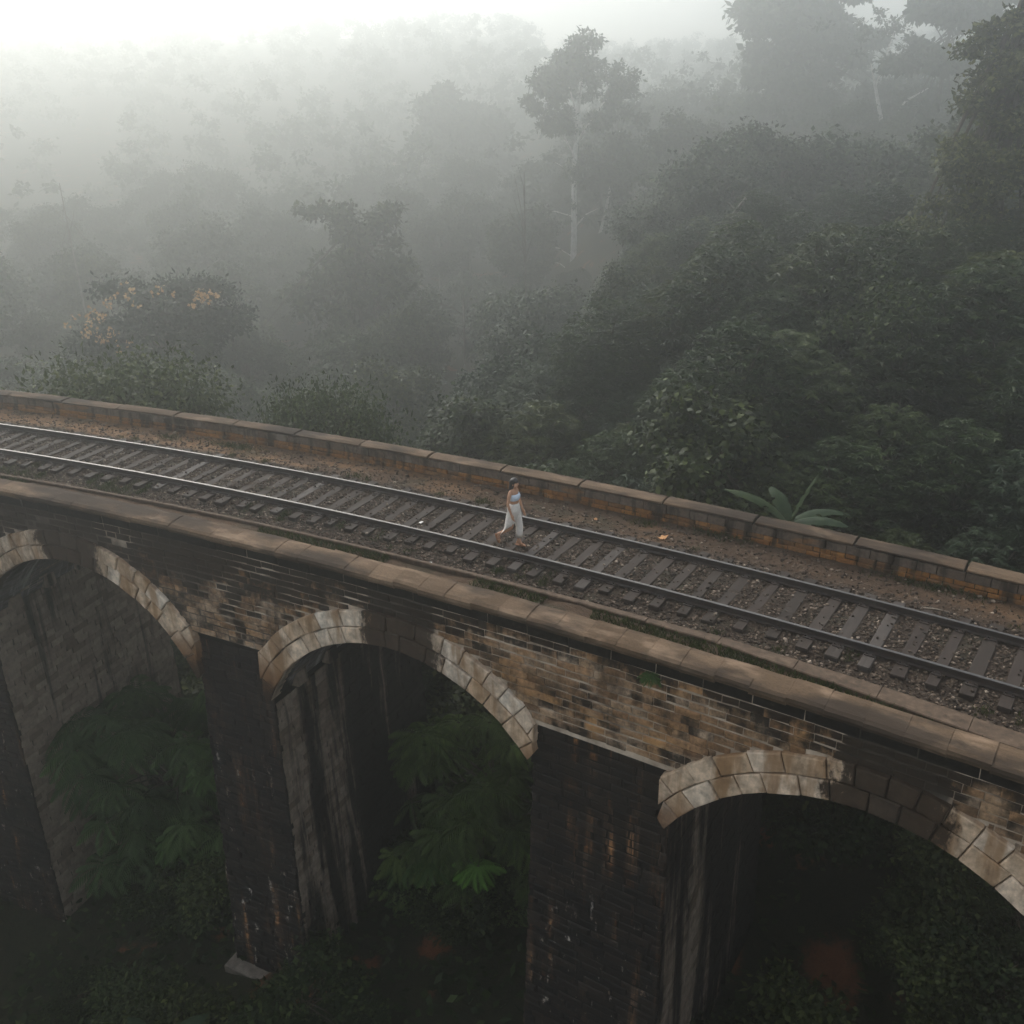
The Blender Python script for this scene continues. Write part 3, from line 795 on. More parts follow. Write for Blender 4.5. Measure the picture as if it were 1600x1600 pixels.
def limbs(mb, base, top, tips, r0, n=6, sag=.1):
    for tp in tips:
        k = random.uniform(.45, .9); a = Vector(base).lerp(Vector(top), k); b = Vector(tp)
        mid = a.lerp(b, .5) + Vector((random.uniform(-.2, .2), random.uniform(-.2, .2), random.uniform(0, .4) - sag))
        mb.tube([a, mid, b], [r0 * .45, r0 * .3, r0 * .12], 5, False)

def broad_tree(h, cr_, n_cl, leaves, L, W, mat, bark, shape=(1, 1, .8), low=.35, seed=0, r0=.18):
    global rng; rng = np.random.default_rng(seed); random.seed(seed)
    cz = h * (1 + low) / 2; hz = h * (1 - low) / 2
    cl = []
    for k in range(n_cl):
        d = sph(1)[0]; rr = random.uniform(.55, .95)
        cl.append((np.array([d[0] * cr_ * shape[0] * rr, d[1] * cr_ * shape[1] * rr, cz + d[2] * hz * rr]), cr_ * random.uniform(.24, .42)))
    V, F, r_ = cat([clump_leaves(c, r, int(leaves * (r / (cr_ * .33))**2), L, W, .75) for c, r in cl])
    crown = mesh_np('crown', V, F, r_); crown.materials.append(M[mat])
    mb = MB(); mb.tube([(0, 0, -1.0), (.05, .02, h * .25), (-.08, .06, h * .5), (.05, 0, h * .8)], [r0, r0 * .85, r0 * .6, r0 * .25], 8)
    limbs(mb, (0, 0, h * .2), (.05, 0, h * .8), [c for c, r in cl], r0)
    tr = mb.mesh('trunk', True); tr.materials.append(M[bark])
    return crown, tr
def rosette_tree(h, cr_, n_r, L, W, mat, seed=0, r0=.07, n_leaf=10):
    global rng; rng = np.random.default_rng(seed); random.seed(seed)
    parts, tips = [], []
    for k in range(n_r):
        a = random.uniform(0, 6.283); rr = cr_ * math.sqrt(random.random()); t = random.random()
        top = h * (1 - .35 * (rr / cr_)**2)
        z = top - (t**1.6) * h * .62
        c = (rr * math.cos(a), rr * math.sin(a), z)
        parts.append(rosette(c, random.randint(n_leaf - 2, n_leaf + 2), L * random.uniform(.6, 1.45), W, 0, .66 - .6 * t)); tips.append(c)
    V, F, r_ = cat(parts); crown = mesh_np('crown', V, F, r_); crown.materials.append(M[mat])
    mb = MB(); mb.tube([(0, 0, -.8), (.04, 0, h * .4), (0, .05, h * .75)], [r0, r0 * .8, r0 * .4], 6)
    limbs(mb, (0, 0, h * .1), (0, .05, h * .75), random.sample(tips, min(26, len(tips))), r0 * 1.2)
    tr = mb.mesh('trunk', True); tr.materials.append(M['bark'])
    return crown, tr
def plant(name, meshes, loc, rotz, scale, label, category, group=None):
    t = empty(name, loc, rotz, label=label, category=category)
    t.scale = scale if hasattr(scale, '__len__') else (scale,) * 3
    if group: t['group'] = group
    add('crown', meshes[0], None, t); add('trunk', meshes[1], None, t)
    return t

T = dict(
    broad1=broad_tree(8.0, 3.2, 34, 480, .23, .092, 'leaf_a', 'bark', seed=11),
    broad2=broad_tree(10.0, 3.4, 40, 460, .25, .10, 'leaf_b', 'bark', seed=12, low=.25),
    broad3=broad_tree(7.0, 3.0, 30, 480, .21, .085, 'leaf_c', 'bark', seed=13, shape=(1, 1, .7), low=.2),
    ros1=rosette_tree(6.0, 2.1, 820, .20, .055, 'leaf_a', seed=21),
    ros2=rosette_tree(4.6, 1.9, 700, .18, .05, 'leaf_c', seed=22),
    ros3=rosette_tree(5.2, 2.0, 760, .22, .062, 'leaf_b', seed=23),
    ros4=rosette_tree(5.0, 2.0, 720, .19, .055, 'leaf_d', seed=24),
    bush1=broad_tree(2.4, 1.7, 22, 360, .17, .055, 'leaf_a', 'bark', seed=31, low=.0, r0=.05),
    bush2=broad_tree(2.0, 1.5, 20, 360, .15, .05, 'leaf_b', 'bark', seed=32, low=.0, r0=.05),
    wide=broad_tree(2.4, 3.6, 70, 170, .18, .055, 'leaf_d', 'bark', shape=(1, .65, 1), seed=34, low=.0, r0=.06),
    bush3=broad_tree(2.2, 1.7, 22, 360, .16, .05, 'leaf_d', 'bark', seed=33, low=.0, r0=.05),
)
rng = np.random.default_rng(101); random.seed(101)
def gz(x, y): return float(terrain(x, y))

# --- trees the photograph singles out -------------------------------------------------
# tall pale-trunked tree standing over the mist
def tall_tree():
    t = empty('tall_tree', (8.4, 127.6, -26.8), label='tall slender pale-trunked tree standing out of the mist at the centre', category='tree'); t.scale = (1.45,) * 3
    mb = MB()
    mb.tube([(0, 0, -2), (-.05, 0, 5), (.1, 0, 12), (.05, .1, 18), (.35, .1, 23), (1.0, 0, 27.5)], [.38, .33, .28, .23, .17, .06], 9)
    mb.tube([(.1, 0, 5.6), (1.2, .2, 6.4), (2.1, .2, 6.2), (2.35, .1, 8.5), (2.1, .3, 11), (2.9, .2, 14.5), (3.6, 0, 18.5), (3.9, 0, 21)], [.2, .19, .22, .2, .15, .12, .09, .05], 7)
    for a, b, r in (((.1, 0, 13), (2.2, .5, 14.6), .08), ((.05, 0, 10.5), (-2.6, .4, 11.4), .06), ((.1, 0, 14), (-3.4, 1, 14.2), .06), ((.05, .1, 17), (-1.7, 0, 18.6), .06),
                    ((.1, .1, 19), (-2.6, .2, 23.0), .1), ((.2, .1, 20), (3.4, 0, 24.3), .11), ((.35, .1, 22), (-1.2, 0, 26), .08), ((2.3, .1, 9), (5.2, .4, 10.4), .06), ((2.1, .3, 11), (4.4, .2, 15.0), .07), ((-.05, 0, 6), (-3.4, .3, 7.4), .05), ((0, 0, 9), (-2.2, 0, 10.2), .05), ((2.2, .2, 7.5), (4.5, .2, 8.3), .05)):
        a, b = Vector(a), Vector(b); mid = a.lerp(b, .5) + Vector((0, 0, .35)); mb.tube([a, mid, b], [r, r * .75, r * .3], 5)
    tm = mb.mesh('trunk', True); add('trunk', tm, M['bark_pale'], t)
    cl = []
    def ell(c, rx, ry, rz, k, r):
        for _ in range(k):
            d = sph(1)[0] * random.uniform(.35, 1); cl.append(((c[0] + d[0] * rx, c[1] + d[1] * ry, c[2] + d[2] * rz), random.uniform(.7, 1.25) * r))
    ell((-1.4, 0, 24.6), 2.2, 2, 2.4, 34, .8); ell((.7, 0, 26.6), 1.7, 1.6, 1.7, 22, .75); ell((4.0, 0, 23.9), 1.7, 1.6, 2.2, 22, .65); ell((1.6, 0, 24.2), 1.6, 1.4, 1.8, 9, .55)
    ell((-1.2, .2, 21.6), 2.0, 1.6, 1.1, 18, .65); ell((3.9, 0, 18.0), 1.7, 1.6, 3.0, 58, .8); ell((1.2, 0, 17.8), 1.5, 1.2, 1.6, 28, .7); ell((4.4, 0, 14.6), 1.5, 1.2, 1.3, 14, .55)
    ell((2.2, 0, 21.8), 2.0, 1, 1.0, 11, .45); ell((-3.5, 0, 23.2), .9, .8, 1.2, 8, .45); ell((5.7, 0, 21.6), .6, .6, .9, 6, .4); ell((.5, 0, 14.5), 2.5, 1, 2.5, 9, .35)
    V, F, r_ = cat([clump_leaves(c, r, int(230 * r * r) + 35, .34, .10, .9) for c, r in cl])
    add('crown', mesh_np('crown', V, F, r_), M['leaf_a'], t)
tall_tree()

# tree with orange blossom at the left
def flowering():
    t = empty('flowering_tree', (-23.7, 65, -14.6), label='low spreading tree dotted with orange blossom in the mist', category='tree'); t.scale = (1.09,) * 3
    zt = 11.3
    cl = [((random.uniform(-4.4, 4.4), random.uniform(-2.5, 2.5), zt - 1.6 + random.uniform(-1.6, .9)), random.uniform(.8, 1.3)) for _ in range(26)]
    cl += [((random.uniform(-4.8, 4.8), random.uniform(-2.5, 2.5), zt - 4.5 + random.uniform(-1.5, 1.5)), random.uniform(.9, 1.4)) for _ in range(18)]
    V, F, r_ = cat([clump_leaves(c, r, int(300 * r * r), .32, .10, .7) for c, r in cl]); add('crown', mesh_np('crown', V, F, r_), M['leaf_c'], t)
    parts = []
    def spray(cx_, cz_, k, sx, sz_):
        for _ in range(k):
            c = np.array([cx_ + random.gauss(0, sx), random.uniform(-3.4, -2.0), cz_ + random.gauss(0, sz_)])
            n_ = random.randint(3, 7); V_, F_ = leaf_tris(c + rng.normal(0, .12, (n_, 3)), sph(n_), sph(n_), np.full(n_, .22), np.full(n_, .10)); parts.append((V_, F_, np.repeat(rng.random(n_), 2)))
    spray(-2.6, zt - 1.5, 14, .7, .35); spray(-1.6, zt - 2.9, 10, .8, .25); spray(3.9, zt - .6, 14, .45, .25); spray(.6, zt - .5, 10, 1.3, .25); spray(-3.4, zt - 2.4, 6, .3, .3)
    V, F, r_ = cat(parts); add('blossom', mesh_np('blossom', V, F, r_), M['flower'], t)
    mb = MB(); mb.tube([(0, 0, -1), (.2, 0, 4), (0, 0, 8)], [.25, .2, .1], 7); limbs(mb, (0, 0, 3), (0, 0, 8), [c for c, r in cl[:26]], .2); add('trunk', mb.mesh('trunk', True), M['bark'], t)
flowering()

def custom_tree(name, x, y, ztop, label, ells, L, W, mat, bark='bark', dens=330, base=None, trunk_r=.3, k_=1.0):
    """ells: (dx, dy, z, rx, ry, rz, count, clump radius) with z in world height"""
    zb = gz(x, y) if base is None else base
    t = empty(name, (x, y, zb), label=label, category='tree'); cl = []
    ells = [(a * k_, b * k_, z, c * k_, d * k_, e * k_, n_, r * k_) for a, b, z, c, d, e, n_, r in ells]; L *= k_; W *= k_
    for dx, dy, z, rx, ry, rz, k, r in ells:
        for _ in range(k):
            d = sph(1)[0] * random.uniform(.4, 1); cl.append(((dx + d[0] * rx, dy + d[1] * ry, z - zb + d[2] * rz), r * random.uniform(.7, 1.25)))
    V, F, r_ = cat([clump_leaves(c, r, int(dens * (r / k_ / .9)**1.6), L, W, .72) for c, r in cl]); add('crown', mesh_np('crown', V, F, r_), M[mat], t)
    mb = MB(); hh = ztop - zb
    mb.tube([(0, 0, -1), (.1, 0, hh * .35), (-.15, .1, hh * .65), (.1, 0, hh * .93)], [trunk_r, trunk_r * .8, trunk_r * .55, trunk_r * .15], 8)
    limbs(mb, (0, 0, hh * .3), (.1, 0, hh * .9), [c for c, r in random.sample(cl, min(30, len(cl)))], trunk_r)
    add('trunk', mb.mesh('trunk', True), M[bark], t)
    return t
custom_tree('leafy_tree', -14.8, 95.2, 0.72, 'loose-crowned tree rising into the mist left of the tall pale tree',
            [(.2, 0, -2.86, 2.9, 2, 1.6, 14, .7), (2.4, 0, -1.92, 1.1, 1, .9, 6, .55), (-2.2, 0, -1.34, .9, .7, .9, 4, .45), (0, -1, -6.15, 3.6, 2.5, 1.8, 18, .85), (0, -1, -9.44, 4.2, 3, 2.6, 21, 1.0), (-2.5, -2, -14.36, 4.5, 3, 2.5, 14, 1.2), (2.0, -2, -15.94, 3.5, 3, 2, 9, 1.1)], .34, .11, 'leaf_b', k_=1.58, dens=210)
custom_tree('domed_tree', -9.9, 202.5, 7.99, 'faint round-topped tree far off in the mist', [(0, 0, 0.7, 5.0, 4, 5.0, 26, 2.0), (5.5, 0, -1.32, 3, 3, 4, 12, 1.6), (0, 0, -10.1, 7, 4, 4, 18, 2.2)], .8, .28, 'leaf_a', dens=230, k_=1.35)
custom_tree('misty_tree', 44.8, 165.2, 25.57, 'broad misty tree filling the top of the slope on the right', [(-2, 0, 15.77, 6, 5, 7, 30, 2.0), (5, 0, 17.17, 5, 4, 6, 20, 1.8), (0, 0, 0.37, 8, 5, 6, 34, 2.3), (12, 0, 1.77, 5, 4, 5, 16, 2.0)], .75, .26, 'leaf_a', dens=250, k_=1.4)
custom_tree('layered_tree', 56.0, 134.4, 21.37, 'flat-layered misty tree beside the big right-hand tree', [(0, 0, 16.47, 3.5, 3, 1.3, 14, 1.3), (-2.0, 0, 10.87, 4, 3, .9, 12, 1.2), (3.5, 0, 18.57, 3, 3, 1.5, 10, 1.2), (-1, 0, 1.77, 5, 3, 3, 18, 1.6)], .6, .2, 'leaf_a', dens=260, trunk_r=.2, k_=1.4)
custom_tree('big_tree', 23.0, 47.5, 16.5, 'big leafy tree at the right edge reaching above the mist',
            [(1.6, 0, 13.5, 2.6, 2.5, 2.2, 26, .75), (-.9, 0, 11.2, 1.1, 1.5, .8, 8, .5), (0.4, 0, 9.2, 2.8, 2.8, 2.4, 36, .8), (-.8, -.5, 5.6, 2.8, 2.6, 1.9, 36, .8), (-1.6, -.6, 2.6, 3.0, 2.6, 1.6, 34, .75), (-3.2, -1, .8, 2.4, 2, 1.2, 18, .65), (2.8, -1.5, 4.0, 3, 3, 5.5, 44, 1.0), (2.4, -2, -1, 4, 3, 3, 28, 1.0)], .23, .085, 'leaf_e', dens=430)
# forked bare tree on the right slope
def forked():
    t = empty('forked_tree', (51.5, 140, -6.6), label='bare pale forked trunk in the mist on the right slope', category='tree'); t.scale = (1.4,) * 3; mb = MB()
    mb.tube([(0, 0, -6), (.1, 0, 2), (.15, 0, 5.2), (-.5, 0, 7.5), (-1.5, 0, 10.5), (-2.2, 0, 12.5)], [.32, .3, .26, .2, .15, .05], 7)
    mb.tube([(.15, 0, 5.0), (.6, 0, 7.2), (1.6, 0, 9.2), (3.6, 0, 10.3)], [.2, .16, .12, .05], 6); mb.tube([(4.6, .5, -2), (4.8, .5, 5), (5.0, .5, 10.5)], [.12, .1, .06], 6)
    mb.tube([(-1.5, 0, 10.5), (-1.0, 0, 12.6), (-.3, 0, 15.5)], [.1, .07, .03], 5)
    add('trunk', mb.mesh('trunk', True), M['bark_pale'], t)
    V, F, r_ = cat([clump_leaves((random.gauss(-.5, 3.0), random.gauss(0, 1.2), 15.2 + random.gauss(0, 1.2)), random.uniform(.5, .9), 60, .38, .11, .6) for _ in range(26)])
    add('crown', mesh_np('crown', V, F, r_), M['leaf_a'], t)
forked()
# thin pale trunks among the slope trees
for x, y, h_, lab in ((1.5, 82, 22, 'thin pale trunk just left of the tall pale tree'), (-45, 102, 20, 'thin pale trunk in the mist behind the orange blossom'), (-3.6, 72, 15, 'slim bare trunk left of centre above the shrubs')):
    zb = gz(x, y); t = empty('slender_tree', (x, y, zb), label=lab, category='tree'); mb = MB(); q = random.uniform(-.5, .5)
    mb.tube([(0, 0, -1), (q * .3, 0, h_ * .4), (q, 0, h_ * .75), (q * 1.5, 0, h_)], [.12, .10, .08, .03], 6); limbs(mb, (0, 0, h_ * .4), (q * 1.4, 0, h_ * .95), [(random.uniform(-2, 2), random.uniform(-1, 1), h_ * random.uniform(.6, 1.05)) for _ in range(9)], .1)
    add('trunk', mb.mesh('trunk', True), M['bark_grey'], t)
# fallen pale trunk on the ridge
mb = MB(); mb.tube([(-.9, 0, -2.2), (-.1, 0, .1), (.5, 0, 1.0)], [.17, .14, .09], 6); mb.tube([(.1, 0, .3), (-.5, .2, .8)], [.06, .03], 5)
o = add('dead_trunk', mb.mesh('dead_trunk', True), M['bark_grey'], label='leaning dead white trunk on the crest of the shrub slope', category='dead tree'); o.location = (12.6, 55, 2.5)

# low bushes close behind the far parapet, left
plant('bush', T['wide'], (-14.0, 33.4, -2.9), 0.15, (1.05, 1.0, 1.3), 'light green spreading bush just beyond the far parapet', 'bush')
plant('bush', T['wide'], (-6.4, 31.4, -3.2), 2.9, (.7, .75, 1.15), 'yellow-green bush beyond the parapet above the middle arch', 'bush')

# --- the crowded slope ----------------------------------------------------------------
GROUPS = dict(broad=('jungle_tree', 'broad-leaved jungle tree', 'tree', 'jungle trees behind the parapet'),
              ros=('umbrella_tree', 'umbrella-tufted tree', 'tree', 'umbrella-leaved trees on the slope'),
              bush=('bush', 'leafy bush', 'bush', 'bushes on the slope behind the parapet'))
occ = []
def try_place(kind, mesh_keys, n, ymin, ymax, mind, sc_lo, sc_hi, topmax=None, xcond=None):
    k = 0; tries = 0
    while k < n and tries < n * 60:
        tries += 1
        y = math.sqrt(random.uniform(ymin**2, ymax**2)); x = random.uniform(-.66, .66) * y
        s, b = s_off(x, y)
        if b < 4.8: continue
        if xcond and not xcond(x, y, b): continue
        if any((x - a)**2 + (y - c)**2 < (mind)**2 for a, c in occ): continue
        sc_ = random.uniform(sc_lo, sc_hi); key = random.choice(mesh_keys); zb = gz(x, y)
        H = {'broad1': 8, 'broad2': 10, 'broad3': 7, 'ros1': 6, 'ros2': 4.6, 'ros3': 5.2, 'ros4': 5.0, 'bush1': 2.4, 'bush2': 2, 'bush3': 2.2}[key]
        if topmax is not None:
            tm = topmax(x, y, b)
            if abs(x / y - .0658) < .03 and 38 < y < 128: tm = min(tm, CAMZ - .235 * y)      # the tall tree's trunk stands clear
            if zb + H * sc_ > tm: sc_ = (tm - zb) / H
            cor = abs(x / y - .0658) < .03 and y > 38
            if cor and sc_ < .35: key = 'bush1'; sc_ = random.uniform(.8, 1.4)
            elif sc_ < (.3 if y > 60 else .42): continue
        nm, lab, cat_, grp = GROUPS[kind]; q = x / y
        tint = {'broad1': 'dark', 'broad2': 'olive', 'broad3': 'bluish', 'ros1': 'dark', 'ros2': 'bluish', 'ros3': 'olive', 'ros4': 'bright', 'bush1': 'dark', 'bush2': 'olive', 'bush3': 'bright'}[key]
        hh = H * sc_; lab = ('low ' if hh < 3.2 else 'tall ' if hh > 6.5 else 'middling ') + tint + ' ' + lab
        lab = lab + ', ' + ('at the left edge' if q < -.46 else 'left of the orange blossom' if q < -.40 else 'below the orange blossom' if q < -.28 else 'left of the loose-crowned tree' if q < -.2 else 'around the loose-crowned tree' if q < -.09 else 'left of the tall pale tree' if q < .02 else 'below the tall pale tree' if q < .11 else 'right of the tall pale tree' if q < .2 else 'above the banana plant' if q < .3 else 'under the big right-edge tree' if q < .47 else 'at the right edge') + (', front row' if b < 11 else ', second rows' if b < 18 else ', middle rows' if b < 32 else ', back rows' if b < 60 else ', back in mist' if b < 95 else ', far in mist')
        plant(nm, T[key], (x, y, zb - .1), random.uniform(0, 6.28), (sc_ * random.uniform(.9, 1.15), sc_ * random.uniform(.9, 1.15), sc_), lab, cat_, grp)
        occ.append((x, y)); k += 1
def top1(x, y, b):
    """height the canopy of the slope reaches: it climbs from the valley on the left to the ridge on the right"""
    k = float(np.interp(x / y, [-.54, -.27, -.15, -.068, 0, .068, .1, .136, .204, .41, .5], [.262, .262, .268, .262, .245, .215, .175, .135, .120, .118, .10]))
    return CAMZ - y * k + (1.1 if random.random() < .15 else -3.2 * random.random() ** 1.5)
# first row close behind the parapet rooted low, then the slope
try_place('ros', ['ros1', 'ros2', 'ros3', 'ros1', 'ros2', 'ros3', 'ros4'], 170, 22, 62, 1.5, .75, 1.35, top1, lambda x, y, b: x > -9)
try_place('broad', ['broad1', 'broad2', 'broad3'], 95, 26, 72, 2.0, .7, 1.2, top1)
try_place('bush', ['bush1', 'bush2', 'bush3'], 60, 22, 50, 1.1, .9, 1.5, lambda x, y, b: top1(x, y, b) - .3)
for key, grp in (('broad', None),):
    try_place('broad', ['broad1', 'broad2', 'broad3'], 190, 66, 170, 3.6, 1.0, 1.75, lambda x, y, b: gz(x, y) + random.uniform(7, 14))

try_place('broad', ['broad1', 'broad2', 'broad3'], 22, 54, 92, 3.2, 1.0, 1.5, lambda x, y, b: CAMZ - y * random.uniform(.02, .085), lambda x, y, b: .2 < x / y < .5)
# far wood, lost in mist
parts = []
for _ in range(800):
    y = math.sqrt(random.uniform(140**2, 480**2)); x = random.uniform(-.75, .75) * y
    zb = gz(x, y); h_ = random.uniform(7, 14); r = random.uniform(2.2, 4.6)
    for k in range(8):
        d = sph(1)[0]; parts.append(clump_leaves((x + d[0] * r, y + d[1] * r, zb + h_ * .55 + d[2] * h_ * .42), random.uniform(1.0, 2.3), 54, .85, .34, .85))
V, F, r_ = cat(parts); add('far_woods', mesh_np('far_woods', V, F, r_), M['leaf_a'], kind='stuff', label='far wooded hillside fading into the mist', category='woods')

# --- banana plants --------------------------------------------------------------------
def banana_leaf(L, W, el, az, droop, fold=.3, n=14):
    mb = MB(); P = []; a = el
    p = np.array([0., 0., 0.]); pts = [p.copy()]
    for k in range(n):
        p = p + np.array([math.cos(a), 0, math.sin(a)]) * L / n; a -= droop / n; pts.append(p.copy())
    rows = []
    for k, q in enumerate(pts):
        t = k / n; wv = W * (math.sin(math.pi * min(1, .06 + t * .97))**.55) * (1 if t > .12 else .15)
        ed = wv * (1 + random.uniform(-.12, .05))
        rows.append([(q[0] + random.uniform(-.03, .03), -ed, q[2] - fold * ed), (q[0], -ed * .5, q[2] - .1 * ed), tuple(q), (q[0], ed * .5, q[2] - .1 * ed), (q[0] + random.uniform(-.03, .03), ed, q[2] - fold * ed)])
    V = [v for r in rows for v in r]; F = []
    for k in range(n):
        for j in range(4):
            if j in (0, 3) and random.random() < .12: continue
            F.append((k * 5 + j, k * 5 + j + 1, k * 5 + 6 + j, k * 5 + 5 + j))
    mb.poly(V, F); me = mb.mesh('leaf', True)
    at = me.attributes.new('rnd', 'FLOAT', 'FACE'); at.data.foreach_set('value', [random.random() * .5 + .25 for _ in me.polygons])
    return me
def banana(loc, leaves, hgt, label, sc_=1.0):
    t = empty('banana_plant', loc, 0, label=label, category='banana plant'); t.scale = (sc_,) * 3
    mb = MB(); mb.tube([(0, 0, -1.5), (.03, 0, hgt * .5), (0, .02, hgt)], [.13, .11, .07], 9); add('stem', mb.mesh('stem', True), M['banana'], t)
    for L, W, el, az, dr in leaves:
        o = add('leaf', banana_leaf(L, W, el, az, dr), M['banana'], t); o.location = (0, 0, hgt); o.rotation_euler = (0, 0, az)
bx, by, _ = bp(63.75, 4.7, 0)
banana((bx, by, -3.75), [(1.9, .24, .85, 2.75, 1.0), (1.5, .07, 1.15, .25, .15), (1.5, .27, .55, -.25, 1.1), (1.7, .28, .35, -.85, 1.0), (1.3, .22, 1.0, 1.8, 1.1), (2.0, .22, .45, .35, 1.1), (1.2, .22, .7, 3.6, 1.2)], 3.2, 'banana plant leaning over the far parapet with broad torn leaves')
banana((-8.9, 16.0, -13.6), [(1.5, .26, .7, .6, .9), (1.4, .25, .6, 2.4, 1.0), (1.3, .25, .8, 4.2, .9), (1.2, .22, 1.1, 5.3, .6)], 1.6, 'banana plant at the bottom edge below the left pier')

# --- feathery trees under the arches --------------------------------------------------
def frond_cluster(c, n, L, tone, tilt=(0, 0)):
    out = []; c = np.asarray(c, float); ph0 = random.uniform(0, 6.28)
    for k in range(n):
        az = ph0 + 2 * math.pi * k / n + random.uniform(-.2, .2); el = random.uniform(.15, .55); Lk = L * random.uniform(.8, 1.15)
        m_ = 16; a = el; p = c.copy(); dirs = []; P = []
        for q in range(m_):
            d = np.array([math.cos(az) * math.cos(a), math.sin(az) * math.cos(a), math.sin(a)]); p = p + d * Lk / m_; a -= (1.35 + .3 * random.random()) / m_; P.append(p.copy()); dirs.append(d)
        P = np.array(P); D = np.array(dirs); S = nrmz(np.cross(D, np.array([0, 0, 1.])))
        t = np.arange(m_) / m_; pl = Lk * .30 * np.sin(math.pi * (.12 + .85 * t))
        for sgn in (-1, 1):
            ax = S * sgn * .85 + D * .5 + np.array([0, 0, -.25]); V_, F_ = leaf_tris(P, ax, np.tile([0, 0, 1.], (m_, 1)), pl, np.full(m_, .028 * L), .5)
            out.append((V_, F_, np.repeat(np.clip(tone + rng.normal(0, .12, m_), 0, 1), 2)))
    return out
def feathery(x, y, zb, label, clusters, bright=None, L=1.0):
    t = empty('feathery_tree', (x, y, zb), label=label, category='tree')
    parts = []
    for dx, dy, z, tone in clusters: parts += frond_cluster((dx, dy, z - zb), random.randint(9, 12), L * random.uniform(.8, 1.15), tone)
    V, F, r_ = cat(parts); add('crown', mesh_np('crown', V, F, r_), M['frond'], t)
    tips = [(c[0], c[1], c[2] - zb) for c in clusters]
    if bright:
        for bb in bright:
            V, F, r_ = cat(frond_cluster((bb[0], bb[1], bb[2] - zb), 13, bb[3], .55)); fc = add('frond_cluster', mesh_np('frond_cluster', V, F, r_), M['frond_bright' if bb[4] else 'frond_mid'], t)
            if bb[4]: fc['label'] = 'bright green frond cluster with light painted into its colour'
            tips.append((bb[0], bb[1], bb[2] - zb))
    mb = MB(); top = max(c[2] for c in tips)
    mb.tube([(0, 0, -.6), (.1, 0, top * .4), (0, .1, top * .8)], [.13, .1, .05], 7); limbs(mb, (0, 0, top * .15), (0, .1, top * .8), tips, .09)
    add('trunk', mb.mesh('trunk', True), M['bark'], t)
def scatter(n, xr, yr, zr, lo, hi): return [(random.uniform(*xr), random.uniform(*yr), random.uniform(*zr), random.uniform(lo, hi)) for _ in range(n)]
feathery(-.6, 22.6, -14.0, 'feathery-leaved tree with one bright tuft under the middle arch',
         scatter(64, (-2.9, 2.6), (-2.0, 1.8), (-13.0, -7.6), .1, .6) + [(-2.9, -1, -11.2, .9), (-1.9, -1.2, -11.4, .95), (.9, -1.3, -10.5, .85), (1.1, -1.4, -12.6, .9), (-2.9, -.8, -12.2, .8), (-.9, -1.0, -10.4, .55)],
         bright=[(-.47, -2.7, -9.95, .85, 1), (.75, -1.5, -10.1, .9, 0), (-1.9, -1.5, -10.9, .9, 0), (1.1, -1.6, -12.5, .9, 0), (-2.7, -1.2, -11.4, .8, 0), (-2.8, -1.2, -12.6, .7, 0)], L=1.05)
feathery(-11.0, 25.0, -15.6, 'feathery dark tree growing through the left arch', scatter(64, (-2.8, 2.9), (-2.0, 1.6), (-14.6, -8.0), .1, .6) + [(1.9, -1, -9.2, .85), (.6, -1.5, -11.6, .9), (1.6, -1.2, -12.2, .95), (-1.4, -1.4, -10.2, .7), (.4, -1.6, -13.2, .8)], bright=[(1.6, -1.6, -9.6, .8, 0), (.3, -1.7, -12.0, .9, 0), (1.4, -1.6, -12.6, .8, 0), (.9, -1.7, -13.6, .8, 0)], L=1.15)

# --- shrubs at the foot of the viaduct ---------------------------------------------------
def low_bush(x, y, key, sc_, lab, grp):
    plant('undershrub', T[key], (x, y, gz(x, y) - .15), random.uniform(0, 6.28), (sc_, sc_, sc_ * random.uniform(.75, 1.1)), lab, 'shrub', grp)
def shrub_label(s, b):
    k = int(np.argmin([abs(s - c) for c in CROWNS])); arch = ['beyond the left edge', 'beyond the left edge', 'the left arch', 'the middle arch', 'the right arch', 'the right edge'][k]
    if b > 3.5: return 'dark shrub behind the viaduct, seen through ' + arch
    if b > -3.8: return 'dark shrub under the vault of ' + arch + (', towards the back' if b > 0 else ', towards the front')
    side = 'left' if s < CROWNS[k] else 'right'
    return 'small-leaved shrub on the ground before ' + arch + (', close in' if b > -6.5 else ', farther out') + ', ' + side + ' half'
cnt = 0; tries = 0; occ2 = []
while cnt < 95 and tries < 6000:
    tries += 1
    x = random.uniform(-22, 13); y = random.uniform(11, 34); s, b = s_off(x, y)
    if b > 9 or b < -13: continue
    if any(abs(s - sp) < 2.0 and -4.6 < b < 3.6 for sp in PIERS): continue
    if 4.2 < x < 9.2 and 16.8 < y < 19.6: continue
    if -3.2 < x < -1.6 and 18.6 < y < 20.4: continue
    if -8.8 < x < -5.6 and 17.2 < y < 20.5: continue
    if any((x - a)**2 + (y - c)**2 < 1.0 for a, c in occ2): continue
    under = -3.8 < b < 3.5
    low_bush(x, y, random.choice(['bush1', 'bush2', 'bush1', 'bush3']), random.uniform(.55, 1.15), shrub_label(s, b), 'shrubs beneath the arches' if b > -3.8 else 'shrubs at the foot of the viaduct')
    occ2.append((x, y)); cnt += 1
